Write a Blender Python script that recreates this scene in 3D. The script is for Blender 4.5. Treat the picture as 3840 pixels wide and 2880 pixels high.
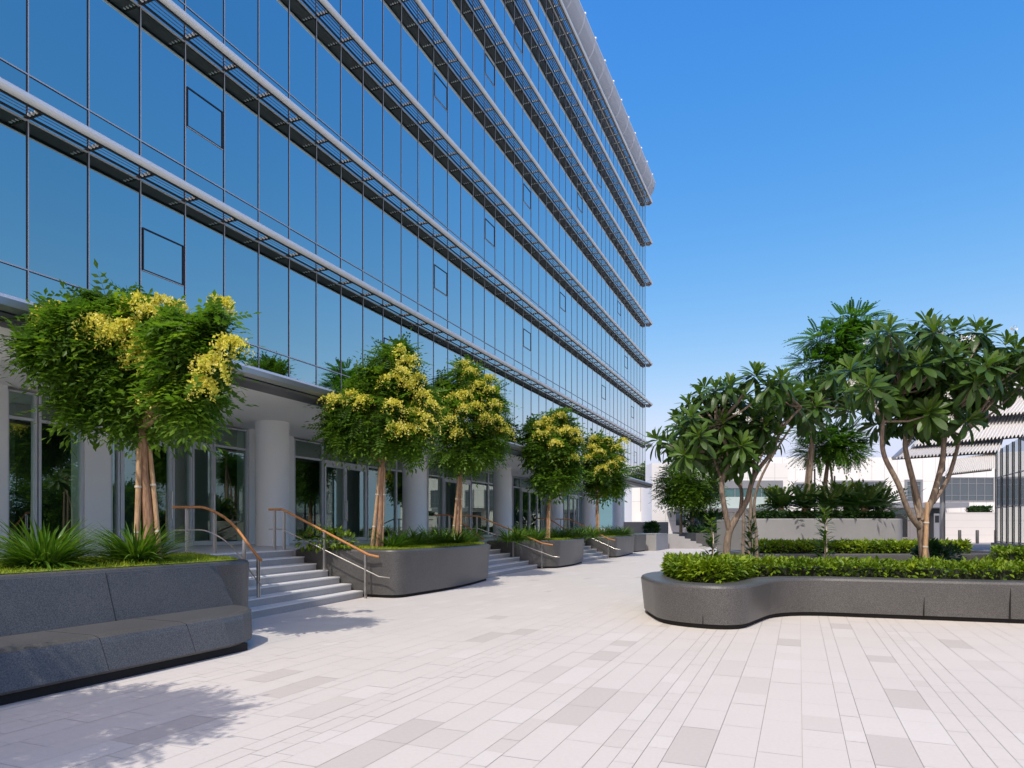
import bpy, math, random
import numpy as np
from mathutils import Vector
random.seed(7)
RNG = np.random.default_rng(11)
SC = bpy.context.scene
COL = SC.collection
for _o in list(bpy.data.objects):
    bpy.data.objects.remove(_o)

# ------------------------------------------------------------------ frame of the street
F, YH, EYE = 2560.0, 1975.0, 1.62            # focal length and horizon measured on the photograph
TH = math.atan((2997 - 1920) / F)
S, C = math.sin(TH), math.cos(TH)             # the facade runs along (S, C); (-C, S) points into the building
DK = 3840 / 2212.0

def W(s, d, h=0.0):
    return (S * s - C * d, C * s + S * d, h)
def s_at(xsrc, d):
    r = (xsrc - 1920) / F
    z = d / (S - C * r)
    return S * r * z + C * z
def gp(x, y, h=0.0):                          # sight line through a measured spot meets height h
    z = (EYE - h) * F / (y * DK - YH)
    return ((x * DK - 1920) / F * z, z)
def at(x, y, z):                              # a measured spot at distance z
    return ((x * DK - 1920) / F * z, z, EYE + (YH - y * DK) / F * z)

# ------------------------------------------------------------------ camera
cam_data = bpy.data.cameras.new("camera")
cam = bpy.data.objects.new("camera", cam_data); COL.objects.link(cam)
cam.location = (0, 0, EYE); cam.rotation_euler = (math.radians(90), 0, 0)
cam_data.sensor_width = 36; cam_data.lens = F / 3840 * 36
cam_data.shift_y = (YH - 1440) / 3840
cam_data.clip_end = 6000
SC.camera = cam

# ------------------------------------------------------------------ light
SA, SB = 0.72, 0.002                          # shadow run per metre of height, along / away from the facade
run = Vector((SA * S + SB * C, SA * C - SB * S, -1.0)).normalized()
elev = math.asin(-run.z)
azim = math.atan2(-run.x, -run.y)
world = bpy.data.worlds.new("World"); SC.world = world; world.use_nodes = True
wn = world.node_tree
sky = wn.nodes.new("ShaderNodeTexSky"); sky.sky_type = 'NISHITA'; sky.sun_disc = False
sky.sun_elevation = elev; sky.sun_rotation = azim
sky.altitude = 0; sky.air_density = 1.0; sky.dust_density = 2.0; sky.ozone_density = 3.0
wn.nodes["Background"].inputs[1].default_value = 0.15
sep = wn.nodes.new("ShaderNodeSeparateColor"); cmb = wn.nodes.new("ShaderNodeCombineColor")
wn.links.new(sky.outputs[0], sep.inputs[0])
for ch, (g_, a_, lim) in enumerate([(2.136, .498, 9.5), (1.008, 1.203, 10.0), (.345, 3.451, 10.5)]):   # deeper, cleaner blue as in the photograph
    pw = wn.nodes.new("ShaderNodeMath"); pw.operation = 'POWER'; pw.inputs[1].default_value = g_
    ml = wn.nodes.new("ShaderNodeMath"); ml.operation = 'MULTIPLY'; ml.inputs[1].default_value = a_
    mn_ = wn.nodes.new("ShaderNodeMath"); mn_.operation = 'MINIMUM'; mn_.inputs[1].default_value = lim
    wn.links.new(sep.outputs[ch], pw.inputs[0]); wn.links.new(pw.outputs[0], ml.inputs[0]); wn.links.new(ml.outputs[0], mn_.inputs[0]); wn.links.new(mn_.outputs[0], cmb.inputs[ch])
tcw = wn.nodes.new("ShaderNodeTexCoord"); sxyz = wn.nodes.new("ShaderNodeSeparateXYZ"); wn.links.new(tcw.outputs["Generated"], sxyz.inputs[0])
hz = wn.nodes.new("ShaderNodeMapRange"); hz.interpolation_type = 'SMOOTHSTEP'; hz.inputs[1].default_value = .01; hz.inputs[2].default_value = .19; hz.inputs[3].default_value = 1; hz.inputs[4].default_value = 0
wn.links.new(sxyz.outputs[2], hz.inputs[0])
hm = wn.nodes.new("ShaderNodeMixRGB"); hm.inputs[2].default_value = (3.1, 4.35, 6.0, 1)      # pale haze low over the horizon
wn.links.new(hz.outputs[0], hm.inputs[0]); wn.links.new(cmb.outputs[0], hm.inputs[1]); wn.links.new(hm.outputs[0], wn.nodes["Background"].inputs[0])
sun = bpy.data.lights.new("sun", 'SUN'); sun.energy = 2.95; sun.angle = math.radians(0.5); sun.color = (1.0, 0.94, 0.86)
sun_o = bpy.data.objects.new("sun", sun); COL.objects.link(sun_o)
sun_o.rotation_euler = run.to_track_quat('-Z', 'Y').to_euler(); sun_o.location = (0, 0, 60)
SC.view_settings.view_transform = 'Standard'; SC.view_settings.look = 'None'
SC.view_settings.exposure = 0.12; SC.view_settings.gamma = 1.0
SC.render.engine = 'CYCLES'
SC.cycles.max_bounces = 7; SC.cycles.transparent_max_bounces = 12; SC.cycles.sample_clamp_indirect = 6
SC.cycles.use_denoising = True

# ------------------------------------------------------------------ mesh helpers
class MB:
    def __init__(self): self.v = []; self.f = []; self.m = []; self.tone = []; self.n = 0; self.t = 0.5; self.smooth = []
    def add(self, vs, fs, m=0, smooth=False):
        b = self.n; self.v.extend(vs); self.n += len(vs)
        self.tone.extend([self.t] * len(vs))
        for f in fs:
            self.f.append([i + b for i in f]); self.m.append(m); self.smooth.append(smooth)
    def quad(self, a, b, c, d, m=0): self.add([a, b, c, d], [(0, 1, 2, 3)], m)
    def hexa(self, p, m=0):                   # p: 4 bottom then 4 top, both counter-clockwise
        self.add(p, [(3, 2, 1, 0), (4, 5, 6, 7), (0, 1, 5, 4), (1, 2, 6, 5), (2, 3, 7, 6), (3, 0, 4, 7)], m)
    def box(self, x0, x1, y0, y1, z0, z1, m=0):
        self.hexa([(x0, y0, z0), (x1, y0, z0), (x1, y1, z0), (x0, y1, z0), (x0, y0, z1), (x1, y0, z1), (x1, y1, z1), (x0, y1, z1)], m)
    def sd(self, s0, s1, d0, d1, h0, h1, m=0): # a box in street coordinates
        q = [(s0, d1), (s0, d0), (s1, d0), (s1, d1)]
        self.hexa([W(a, b, h0) for a, b in q] + [W(a, b, h1) for a, b in q], m)
    def tube(self, pts, r, n=8, m=0, caps=True, smooth=True):
        pts = [Vector(p) for p in pts]
        if not hasattr(r, '__len__'): r = [r] * len(pts)
        rings = []; up = None
        for i, p in enumerate(pts):
            t = (pts[min(i + 1, len(pts) - 1)] - pts[max(i - 1, 0)]).normalized()
            if up is None:
                a = Vector((0, 0, 1)) if abs(t.z) < .9 else Vector((1, 0, 0))
                up = (a - t * a.dot(t)).normalized()
            else:
                up = (up - t * up.dot(t)).normalized()
            sd_ = t.cross(up)
            rings.append([tuple(p + (up * math.cos(2 * math.pi * k / n) + sd_ * math.sin(2 * math.pi * k / n)) * r[i]) for k in range(n)])
        vs = [v for g in rings for v in g]; fs = []
        for i in range(len(pts) - 1):
            for k in range(n):
                fs.append((i * n + k, i * n + (k + 1) % n, (i + 1) * n + (k + 1) % n, (i + 1) * n + k))
        self.add(vs, fs, m, smooth)
        if caps:
            self.add(rings[0], [tuple(range(n))[::-1]], m); self.add(rings[-1], [tuple(range(n))], m)
    def prof(self, pr, s0, s1, m=0, mats=None, smooth=False): # a (d, h) profile pulled along the facade
        n = len(pr)
        vs = [W(s0, d, h) for d, h in pr] + [W(s1, d, h) for d, h in pr]
        for k in range(n):
            a = k; b = (k + 1) % n
            self.add([vs[a], vs[b], vs[b + n], vs[a + n]], [(0, 1, 2, 3)], mats[k] if mats else m, smooth)
        self.add(vs[:n], [tuple(range(n))[::-1]], m); self.add(vs[n:], [tuple(range(n))], m)
    def build(self, name, mats, parent=None, base=None):
        return raw(name, np.array(self.v, dtype=np.float32), self.f, mats, parent, base, np.array(self.tone, dtype=np.float32), self.m, self.smooth)

def raw(name, V, Fc, mats, parent=None, base=None, tone=None, mi=None, smooth=None):
    if base is None: base = tuple(parent.matrix_world.translation) if parent is not None else (0, 0, 0)
    if parent is not None: base = world_loc(parent)
    me = bpy.data.meshes.new(name)
    V = V - np.array(base, dtype=np.float32)
    if isinstance(Fc, np.ndarray):
        k = Fc.shape[1]; me.vertices.add(len(V)); me.vertices.foreach_set("co", V.astype(np.float32).ravel())
        me.loops.add(Fc.size); me.loops.foreach_set("vertex_index", Fc.astype(np.int32).ravel())
        me.polygons.add(len(Fc)); me.polygons.foreach_set("loop_start", np.arange(0, Fc.size, k, dtype=np.int32))
        me.update(calc_edges=True)
    else:
        me.from_pydata([tuple(map(float, v)) for v in V], [], Fc)
    if not isinstance(mats, (list, tuple)): mats = [mats]
    for m in mats: me.materials.append(m)
    if mi is not None: me.polygons.foreach_set("material_index", np.array(mi, dtype=np.int32))
    if smooth is not None: me.polygons.foreach_set("use_smooth", np.array(smooth, dtype=bool))
    if tone is not None:
        a = me.attributes.new("tone", 'FLOAT', 'POINT'); a.data.foreach_set("value", tone.astype(np.float32))
    me.update()
    o = bpy.data.objects.new(name, me); COL.objects.link(o)
    if parent is not None: o.parent = parent
    else: o.location = base
    return o
def world_loc(o):
    l = Vector((0, 0, 0))
    while o is not None: l = l + o.location; o = o.parent
    return tuple(l)
def tag(o, label=None, cat=None, group=None, kind=None):
    if label: o['label'] = label
    if cat: o['category'] = cat
    if group: o['group'] = group
    if kind: o['kind'] = kind
    return o
def thing(name, loc, label, cat, group=None):
    o = bpy.data.objects.new(name, None); COL.objects.link(o); o.location = loc
    o.empty_display_size = .2
    return tag(o, label, cat, group)
def dup(root, loc, label=None, rot=None, scale=None):
    r = root.copy(); COL.objects.link(r); r.location = loc
    if label: r['label'] = label
    if rot is not None: r.rotation_euler = (0, 0, rot)
    if scale is not None: r.scale = (scale, scale, scale) if not hasattr(scale, '__len__') else scale
    for ch in list(root.children):
        c = ch.copy(); COL.objects.link(c); c.parent = r
        for g in list(ch.children):
            e = g.copy(); COL.objects.link(e); e.parent = c
    return r

# scatter: copies of a template welded into arrays
class Scatter:
    def __init__(self): self.V = []; self.Fq = []; self.T = []; self.M = []; self.n = 0
    def put(self, tv, tf, pos, X, Y, Z, sc, tone, m=0):
        tv = np.asarray(tv, float); tf = np.asarray(tf, int); N = len(pos)
        if N == 0: return
        sc = np.broadcast_to(np.asarray(sc, float), (N,))
        R = np.stack([X, Y, Z], axis=2)                     # N,3,3 columns
        V = np.einsum('nij,kj->nki', R, tv) * sc[:, None, None] + np.asarray(pos)[:, None, :]
        k = len(tv)
        Fq = tf[None] + (np.arange(N) * k)[:, None, None] + self.n
        self.V.append(V.reshape(-1, 3)); self.Fq.append(Fq.reshape(-1, 4)); self.n += N * k
        self.T.append(np.repeat(tone, k)); self.M.append(np.full(N * len(tf), m))
    def build(self, name, mats, parent=None, base=None, smooth=False):
        mi = np.concatenate(self.M)
        return raw(name, np.concatenate(self.V), np.concatenate(self.Fq), mats, parent, base, np.concatenate(self.T), mi,
                   np.full(len(mi), smooth))
def nrm(a): return a / np.maximum(np.linalg.norm(a, axis=-1, keepdims=True), 1e-9)
def axes(dirv, upv):
    X = nrm(dirv); Y = nrm(np.cross(upv, X)); Z = np.cross(X, Y)
    return X, Y, Z
def randdir(n):
    return nrm(RNG.normal(size=(n, 3)))

# ------------------------------------------------------------------ materials
def newmat(name):
    m = bpy.data.materials.new(name); m.use_nodes = True
    return m, m.node_tree, m.node_tree.nodes["Principled BSDF"]
def N(nt, t, **kw):
    n = nt.nodes.new(t)
    for k, v in kw.items(): setattr(n, k, v)
    return n
def plain(name, col, rough=.5, metal=0.0, var=.08, scale=3.0, bump=0.0, bscale=40.0, spec=.5):
    m, nt, p = newmat(name)
    p.inputs["Roughness"].default_value = rough; p.inputs["Metallic"].default_value = metal
    p.inputs["Specular IOR Level"].default_value = spec
    tc = N(nt, "ShaderNodeTexCoord"); no = N(nt, "ShaderNodeTexNoise"); no.inputs["Scale"].default_value = scale; no.inputs["Detail"].default_value = 6
    nt.links.new(tc.outputs["Object"], no.inputs["Vector"])
    mx = N(nt, "ShaderNodeMixRGB"); mx.inputs[1].default_value = tuple(c * (1 - var) for c in col) + (1,); mx.inputs[2].default_value = tuple(min(1, c * (1 + var)) for c in col) + (1,)
    nt.links.new(no.outputs["Fac"], mx.inputs[0]); nt.links.new(mx.outputs[0], p.inputs["Base Color"])
    if bump:
        n2 = N(nt, "ShaderNodeTexNoise"); n2.inputs["Scale"].default_value = bscale; nt.links.new(tc.outputs["Object"], n2.inputs["Vector"])
        b = N(nt, "ShaderNodeBump"); b.inputs["Strength"].default_value = bump; b.inputs["Distance"].default_value = .01
        nt.links.new(n2.outputs["Fac"], b.inputs["Height"]); nt.links.new(b.outputs[0], p.inputs["Normal"])
    return m
def granite(name, lo, hi, rough=.38, big=.25):
    m, nt, p = newmat(name)
    tc = N(nt, "ShaderNodeTexCoord")
    a = N(nt, "ShaderNodeTexNoise"); a.inputs["Scale"].default_value = 85; a.inputs["Detail"].default_value = 3
    b = N(nt, "ShaderNodeTexNoise"); b.inputs["Scale"].default_value = 1.3; b.inputs["Detail"].default_value = 5
    for n in (a, b): nt.links.new(tc.outputs["Object"], n.inputs["Vector"])
    r = N(nt, "ShaderNodeValToRGB"); r.color_ramp.elements[0].position = .35; r.color_ramp.elements[1].position = .68
    r.color_ramp.elements[0].color = lo + (1,); r.color_ramp.elements[1].color = hi + (1,)
    nt.links.new(a.outputs["Fac"], r.inputs[0])
    mx = N(nt, "ShaderNodeMixRGB", blend_type='MULTIPLY'); mx.inputs[0].default_value = 1
    r2 = N(nt, "ShaderNodeValToRGB"); r2.color_ramp.elements[0].color = (1 - big, 1 - big, 1 - big, 1); r2.color_ramp.elements[1].color = (1, 1, 1, 1)
    r2.color_ramp.elements[0].position = .3; r2.color_ramp.elements[1].position = .7
    nt.links.new(b.outputs["Fac"], r2.inputs[0]); nt.links.new(r.outputs[0], mx.inputs[1]); nt.links.new(r2.outputs[0], mx.inputs[2])
    nt.links.new(mx.outputs[0], p.inputs["Base Color"])
    rr = N(nt, "ShaderNodeMapRange"); rr.inputs[3].default_value = rough - .08; rr.inputs[4].default_value = rough + .12
    nt.links.new(b.outputs["Fac"], rr.inputs[0]); nt.links.new(rr.outputs[0], p.inputs["Roughness"])
    return m
def toned(name, cols, rough=.5, spec=.4, trans=0.0, tcol=None, noise=0.0):  # colour varies piece by piece
    m, nt, p = newmat(name)
    at_ = N(nt, "ShaderNodeAttribute", attribute_name="tone")
    r = N(nt, "ShaderNodeValToRGB"); cr = r.color_ramp
    while len(cr.elements) < len(cols): cr.elements.new(.5)
    for i, c in enumerate(cols):
        cr.elements[i].position = i / (len(cols) - 1); cr.elements[i].color = tuple(c) + (1,)
    nt.links.new(at_.outputs["Fac"], r.inputs[0])
    out = r.outputs[0]
    if noise:
        tc = N(nt, "ShaderNodeTexCoord"); no = N(nt, "ShaderNodeTexNoise"); no.inputs["Scale"].default_value = 30; no.inputs["Detail"].default_value = 4
        nt.links.new(tc.outputs["Object"], no.inputs["Vector"])
        mr = N(nt, "ShaderNodeMapRange"); mr.inputs[3].default_value = 1 - noise; mr.inputs[4].default_value = 1 + noise
        n2 = N(nt, "ShaderNodeTexNoise"); n2.inputs["Scale"].default_value = .55; n2.inputs["Detail"].default_value = 5; nt.links.new(tc.outputs["Object"], n2.inputs["Vector"])
        ad = N(nt, "ShaderNodeMath", operation='ADD'); hf = N(nt, "ShaderNodeMath", operation='MULTIPLY'); hf.inputs[1].default_value = .5
        nt.links.new(no.outputs["Fac"], ad.inputs[0]); nt.links.new(n2.outputs["Fac"], ad.inputs[1]); nt.links.new(ad.outputs[0], hf.inputs[0]); nt.links.new(hf.outputs[0], mr.inputs[0])
        hs = N(nt, "ShaderNodeMixRGB", blend_type='MULTIPLY'); hs.inputs[0].default_value = 1
        nt.links.new(out, hs.inputs[1]); nt.links.new(mr.outputs[0], hs.inputs[2]); out = hs.outputs[0]
    nt.links.new(out, p.inputs["Base Color"])
    p.inputs["Roughness"].default_value = rough; p.inputs["Specular IOR Level"].default_value = spec
    if trans:
        t = N(nt, "ShaderNodeBsdfTranslucent"); g = N(nt, "ShaderNodeMixRGB", blend_type='MULTIPLY'); g.inputs[0].default_value = 1
        g.inputs[2].default_value = (tcol or (1.6, 1.7, .7)) + (1,)
        nt.links.new(out, g.inputs[1]); nt.links.new(g.outputs[0], t.inputs["Color"])
        ms = N(nt, "ShaderNodeMixShader"); ms.inputs[0].default_value = trans
        nt.links.new(p.outputs[0], ms.inputs[1]); nt.links.new(t.outputs[0], ms.inputs[2])
        nt.links.new(ms.outputs[0], nt.nodes["Material Output"].inputs[0])
    return m
def seethrough(name, tint, f0, refl=(1, 1, 1), rough=.01):
    m, nt, p = newmat(name)
    nt.nodes.remove(p)
    g = N(nt, "ShaderNodeBsdfGlossy"); g.inputs["Color"].default_value = refl + (1,); g.inputs["Roughness"].default_value = rough
    t = N(nt, "ShaderNodeBsdfTransparent"); t.inputs["Color"].default_value = tint + (1,)
    lw = N(nt, "ShaderNodeLayerWeight"); lw.inputs["Blend"].default_value = .25
    mr = N(nt, "ShaderNodeMapRange"); mr.inputs[3].default_value = f0; mr.inputs[4].default_value = .95
    nt.links.new(lw.outputs["Fresnel"], mr.inputs[0])
    ms = N(nt, "ShaderNodeMixShader"); nt.links.new(mr.outputs[0], ms.inputs[0])
    nt.links.new(t.outputs[0], ms.inputs[1]); nt.links.new(g.outputs[0], ms.inputs[2])
    nt.links.new(ms.outputs[0], nt.nodes["Material Output"].inputs[0])
    return m
def bark(name, lo, hi):
    m, nt, p = newmat(name)
    tc = N(nt, "ShaderNodeTexCoord"); mp = N(nt, "ShaderNodeMapping"); mp.inputs["Scale"].default_value = (14, 14, 3)
    no = N(nt, "ShaderNodeTexNoise"); no.inputs["Scale"].default_value = 2.5; no.inputs["Detail"].default_value = 7
    nt.links.new(tc.outputs["Object"], mp.inputs[0]); nt.links.new(mp.outputs[0], no.inputs["Vector"])
    r = N(nt, "ShaderNodeValToRGB"); r.color_ramp.elements[0].color = lo + (1,); r.color_ramp.elements[1].color = hi + (1,)
    r.color_ramp.elements[0].position = .3; r.color_ramp.elements[1].position = .7
    nt.links.new(no.outputs["Fac"], r.inputs[0]); nt.links.new(r.outputs[0], p.inputs["Base Color"]); p.inputs["Roughness"].default_value = .8
    b = N(nt, "ShaderNodeBump"); b.inputs["Strength"].default_value = .5; b.inputs["Distance"].default_value = .02
    nt.links.new(no.outputs["Fac"], b.inputs["Height"]); nt.links.new(b.outputs[0], p.inputs["Normal"])
    return m
def mirrorglass(name, tint, edge, rough=.012):
    m, nt, p = newmat(name); nt.nodes.remove(p)
    at_ = N(nt, "ShaderNodeAttribute", attribute_name="tone")
    mx = N(nt, "ShaderNodeMixRGB"); mx.inputs[1].default_value = tuple(c * .94 for c in tint) + (1,); mx.inputs[2].default_value = tuple(min(1, c * 1.05) for c in tint) + (1,)
    nt.links.new(at_.outputs["Fac"], mx.inputs[0])
    lw = N(nt, "ShaderNodeLayerWeight"); lw.inputs["Blend"].default_value = .5
    pw = N(nt, "ShaderNodeMath", operation='POWER'); pw.inputs[1].default_value = 1.6; nt.links.new(lw.outputs["Facing"], pw.inputs[0])
    m2 = N(nt, "ShaderNodeMixRGB"); m2.inputs[2].default_value = edge + (1,); nt.links.new(pw.outputs[0], m2.inputs[0]); nt.links.new(mx.outputs[0], m2.inputs[1])
    g = N(nt, "ShaderNodeBsdfGlossy"); g.inputs["Roughness"].default_value = rough; nt.links.new(m2.outputs[0], g.inputs["Color"])
    nt.links.new(g.outputs[0], nt.nodes["Material Output"].inputs[0])
    return m

M_GLASS = mirrorglass("blue_mirror_glass", (.37, .48, .46), (1.0, .98, .96))
M_ALU = plain("aluminium", (.50, .51, .54), .5, 0, .05)
M_CROWN = plain("crown_louvre_aluminium", (.72, .73, .76), .5, 0, .05)
M_CROWNBACK = plain("crown_backing", (.40, .43, .48), .6, 0, .05)
M_ALULIGHT = plain("light_aluminium", (.72, .73, .76), .32, .55, .04)
M_GASKET = plain("black_gasket", (.012, .014, .018), .6)
M_FIN = plain("louvre_aluminium", (.30, .31, .33), .45, .4, .06)
M_BLADEDK = plain("louvre_blade", (.13, .135, .14), .6, .1, .1)
M_REFLDARK = plain("dark_for_reflection", (.02, .024, .024), .7, 0, .1)
M_TUBE = plain("satin_aluminium_tube", (.80, .79, .78), .4, .15, .04)
M_WHITECAP = plain("white_bracket_cap", (.85, .85, .85), .35)
M_DARKMETAL = plain("dark_bronze_fascia", (.13, .125, .12), .4, .4, .1)
M_FASCIA = plain("grey_fascia", (.36, .36, .37), .3, .6, .06)
M_SOFFIT = plain("white_soffit", (.86, .84, .80), .75, 0, .03)
M_COLUMN = plain("white_painted_column", (.88, .87, .85), .55, 0, .03, 1.2)
M_FRAME = plain("shopfront_frame", (.62, .63, .66), .4, .35, .04)
M_SHOPGLASS = seethrough("tinted_shop_glass", (.38, .60, .48), .2, (.84, 1.0, .90))
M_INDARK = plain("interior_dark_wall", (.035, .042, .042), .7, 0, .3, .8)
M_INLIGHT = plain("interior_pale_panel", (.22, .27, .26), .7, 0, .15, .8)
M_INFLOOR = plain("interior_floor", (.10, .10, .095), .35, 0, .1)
M_GRANITE = granite("dark_grey_granite", (.056, .055, .055), (.150, .147, .143))
M_GRANITE_L = granite("pale_granite", (.27, .265, .262), (.40, .395, .39), .55, .15)
M_TREAD = granite("stair_stone", (.32, .31, .30), (.44, .43, .42), .6, .12)
M_NOSING = granite("stair_nosing_stone", (.66, .65, .63), (.76, .75, .73), .6, .06)
M_PODIUM = granite("podium_stone", (.58, .57, .56), (.70, .69, .68), .35, .1)
M_RECESS = plain("black_recess", (.012, .012, .012), .9)
M_CONC = granite("grey_plaster_wall", (.30, .298, .295), (.345, .342, .34), .8, .12)
M_PAVER = toned("granite_pavers", [(.545, .495, .45), (.575, .525, .478), (.625, .575, .525), (.645, .595, .545), (.67, .622, .575)], .62, .3, noise=.12)
M_JOINT = plain("paver_joint", (.50, .46, .42), .9)
M_ASPHALT = granite("grey_road_paving", (.13, .13, .135), (.20, .20, .205), .6, .2)
M_SOIL = plain("soil", (.05, .035, .025), .95, 0, .4, 20, .4)
M_WOOD = bark("oiled_wood_rail", (.42, .17, .055), (.60, .28, .10))
M_STEEL = plain("brushed_steel", (.60, .57, .53), .28, .9, .04)
M_TRUNK = bark("orange_brown_bark", (.20, .105, .06), (.42, .25, .15))
M_STAKE = bark("peeled_timber_stake", (.32, .19, .10), (.55, .36, .21))
M_PTRUNK = bark("grey_brown_bark", (.14, .105, .078), (.31, .235, .175))
M_PALE = bark("pale_bamboo", (.50, .44, .36), (.70, .62, .52))
M_LEAF = toned("feathery_leaf", [(.036, .085, .014), (.068, .145, .018), (.12, .215, .024), (.20, .30, .03)], .42, .35, .48)
M_FEATHER = toned("bright_feathery_leaf", [(.035, .10, .012), (.065, .17, .018), (.11, .23, .024)], .5, .25, .4)
M_YEL = toned("yellow_blossom", [(.55, .56, .07), (.80, .72, .10), (.88, .82, .30)], .6, .2, .35, (1.1, 1.1, .8))
M_PLUM = toned("plumeria_leaf", [(.030, .066, .014), (.055, .112, .018), (.09, .165, .022), (.20, .30, .03)], .40, .35, .25)
M_WHITEFL = toned("white_blossom", [(.8, .78, .7), (.85, .85, .82)], .5, .2, .2, (1, 1, 1))
M_HEDGE = toned("hedge_leaf", [(.030, .075, .008), (.095, .175, .010), (.18, .27, .014), (.28, .36, .020)], .42, .35, .22)
M_HEDGEDK = toned("deep_green_leaf", [(.012, .042, .012), (.025, .075, .018), (.05, .115, .02)], .42, .35, .18)
M_GRASS = toned("short_grass", [(.13, .19, .012), (.26, .32, .02), (.36, .40, .04)], .6, .2, .25)
M_BLADE = toned("strap_leaf", [(.03, .085, .012), (.07, .16, .016), (.15, .26, .03)], .38, .4, .22)
M_CYCAD = toned("cycad_leaf", [(.010, .034, .010), (.022, .062, .014), (.06, .105, .018), (.13, .15, .03)], .38, .4, .15)
M_WHITEWALL = plain("white_cladding", (.88, .86, .835), .6, 0, .025, .6)
M_CLADJOINT = plain("cladding_joint", (.50, .50, .50), .8)
M_BEIGE = plain("pale_stone_wall", (.70, .675, .65), .75, 0, .03, .6)
M_GREYFRAME = plain("grey_metal_frame", (.30, .31, .33), .5, .3)
M_FARGLASS = plain("far_window_glass", (.09, .105, .115), .06, 0, .15, .3, spec=1.0)
M_TEALGLASS = plain("teal_window_glass", (.10, .19, .20), .05, 0, .2, .3, spec=1.0)
M_FROST = plain("frosted_balustrade", (.50, .60, .58), .3, 0, .05)
M_ROOFMETAL = plain("corrugated_roof_metal", (.66, .645, .63), .6, .05, .08)
M_BLACKMET = plain("black_mullion", (.015, .017, .02), .4, .3)
M_PAVGLASS = plain("pavilion_glass", (.50, .55, .57), .05, .75, .2, .25, spec=1.0)
M_BOLLARD = plain("grey_bollard", (.10, .10, .095), .5, .4)
M_HILL = plain("far_hill_hazed", (.10, .19, .20), .9, 0, .15, .02)  # bluish distance haze is mixed into the base colour

# ------------------------------------------------------------------ plaza of real paving stones
def make_plaza():
    b = MB()
    r = 900
    b.add([(-r, -30, -.012), (r, -30, -.012), (r, 1500, -.012), (-r, 1500, -.012)], [(0, 1, 2, 3)], 1)
    rows = []; d = -46.0; pat = [.30, .30, .30, .155, .155, .155, .30, .30, .155, .30]; k = 0
    while d < 11.2:
        w = pat[k % len(pat)]; k += 1; rows.append((d, d + w)); d += w
    dark = []
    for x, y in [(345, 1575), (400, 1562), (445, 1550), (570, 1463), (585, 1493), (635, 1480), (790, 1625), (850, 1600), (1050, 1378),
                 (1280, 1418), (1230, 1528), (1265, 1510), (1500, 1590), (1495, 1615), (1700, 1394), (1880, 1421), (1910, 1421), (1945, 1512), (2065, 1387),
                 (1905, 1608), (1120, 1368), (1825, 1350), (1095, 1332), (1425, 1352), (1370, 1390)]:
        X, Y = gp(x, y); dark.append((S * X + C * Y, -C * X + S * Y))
    mid = []
    for x, y in [(980, 1590), (1080, 1600), (1150, 1560), (1330, 1600), (1600, 1480), (1780, 1560), (2000, 1480), (2120, 1430), (700, 1540), (1180, 1450), (1400, 1500)]:
        X, Y = gp(x, y); mid.append((S * X + C * Y, -C * X + S * Y))
    V = []; Fc = []; T = []; g = .0017
    for (d0, d1) in rows:
        wide = d1 - d0 > .2
        s = -4.0 - random.random()
        lim = 66 if d1 > -30 else 50
        while s < lim:
            L = random.choice([.45, .6, .6, .75, .9]) if wide else random.choice([.3, .45, .6])
            if s > 30: L *= 2
            t = .62 + .16 * random.random()
            if random.random() < .07: t = .9 + .1 * random.random()
            if random.random() < .016: t = .42 + .12 * random.random()
            if s > 12 and random.random() < .005: t = .1
            if any(s < a < s + L and d0 < q < d1 for a, q in mid): t = .38
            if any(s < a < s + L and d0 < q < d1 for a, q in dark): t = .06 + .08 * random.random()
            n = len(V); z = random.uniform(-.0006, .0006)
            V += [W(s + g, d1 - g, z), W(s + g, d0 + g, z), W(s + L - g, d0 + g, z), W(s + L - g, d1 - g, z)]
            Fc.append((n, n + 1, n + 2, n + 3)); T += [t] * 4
            s += L
    n0 = b.n
    b.v += V; b.n += len(V); b.f += [[i + n0 for i in f] for f in Fc]; b.m += [0] * len(Fc); b.smooth += [False] * len(Fc)
    b.tone += T
    return tag(b.build("plaza", [M_PAVER, M_JOINT]), kind='structure')
make_plaza()

# ------------------------------------------------------------------ podium (the terrace the building stands on)
PD = 1.08
b = MB(); b.sd(-14, 53, 10.95, 26, 0, PD, 0)
tag(b.build("podium", [M_PODIUM]), kind='structure')
b = MB(); b.add([(19, 27, .004), (70, 27, .004), (70, 66, .004), (24, 66, .004), (20, 44, .004)], [(0, 1, 2, 3, 4)])
tag(b.build("road", [M_ASPHALT]), kind='structure')
b = MB()
hp = [(-40, 0), (0, 30), (60, 46), (130, 40), (190, 58), (250, 30), (330, 6), (380, 0)]
for i in range(len(hp) - 1):
    (xa, ha), (xb, hb) = hp[i], hp[i + 1]
    b.quad((xa, 640, -2), (xb, 640, -2), (xb, 720, hb * .9), (xa, 720, ha * .9)); b.quad((xa, 720, ha * .9), (xb, 720, hb * .9), (xb, 900, -2), (xa, 900, -2))
tag(b.build("hill", [M_HILL]), kind='structure')

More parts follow.
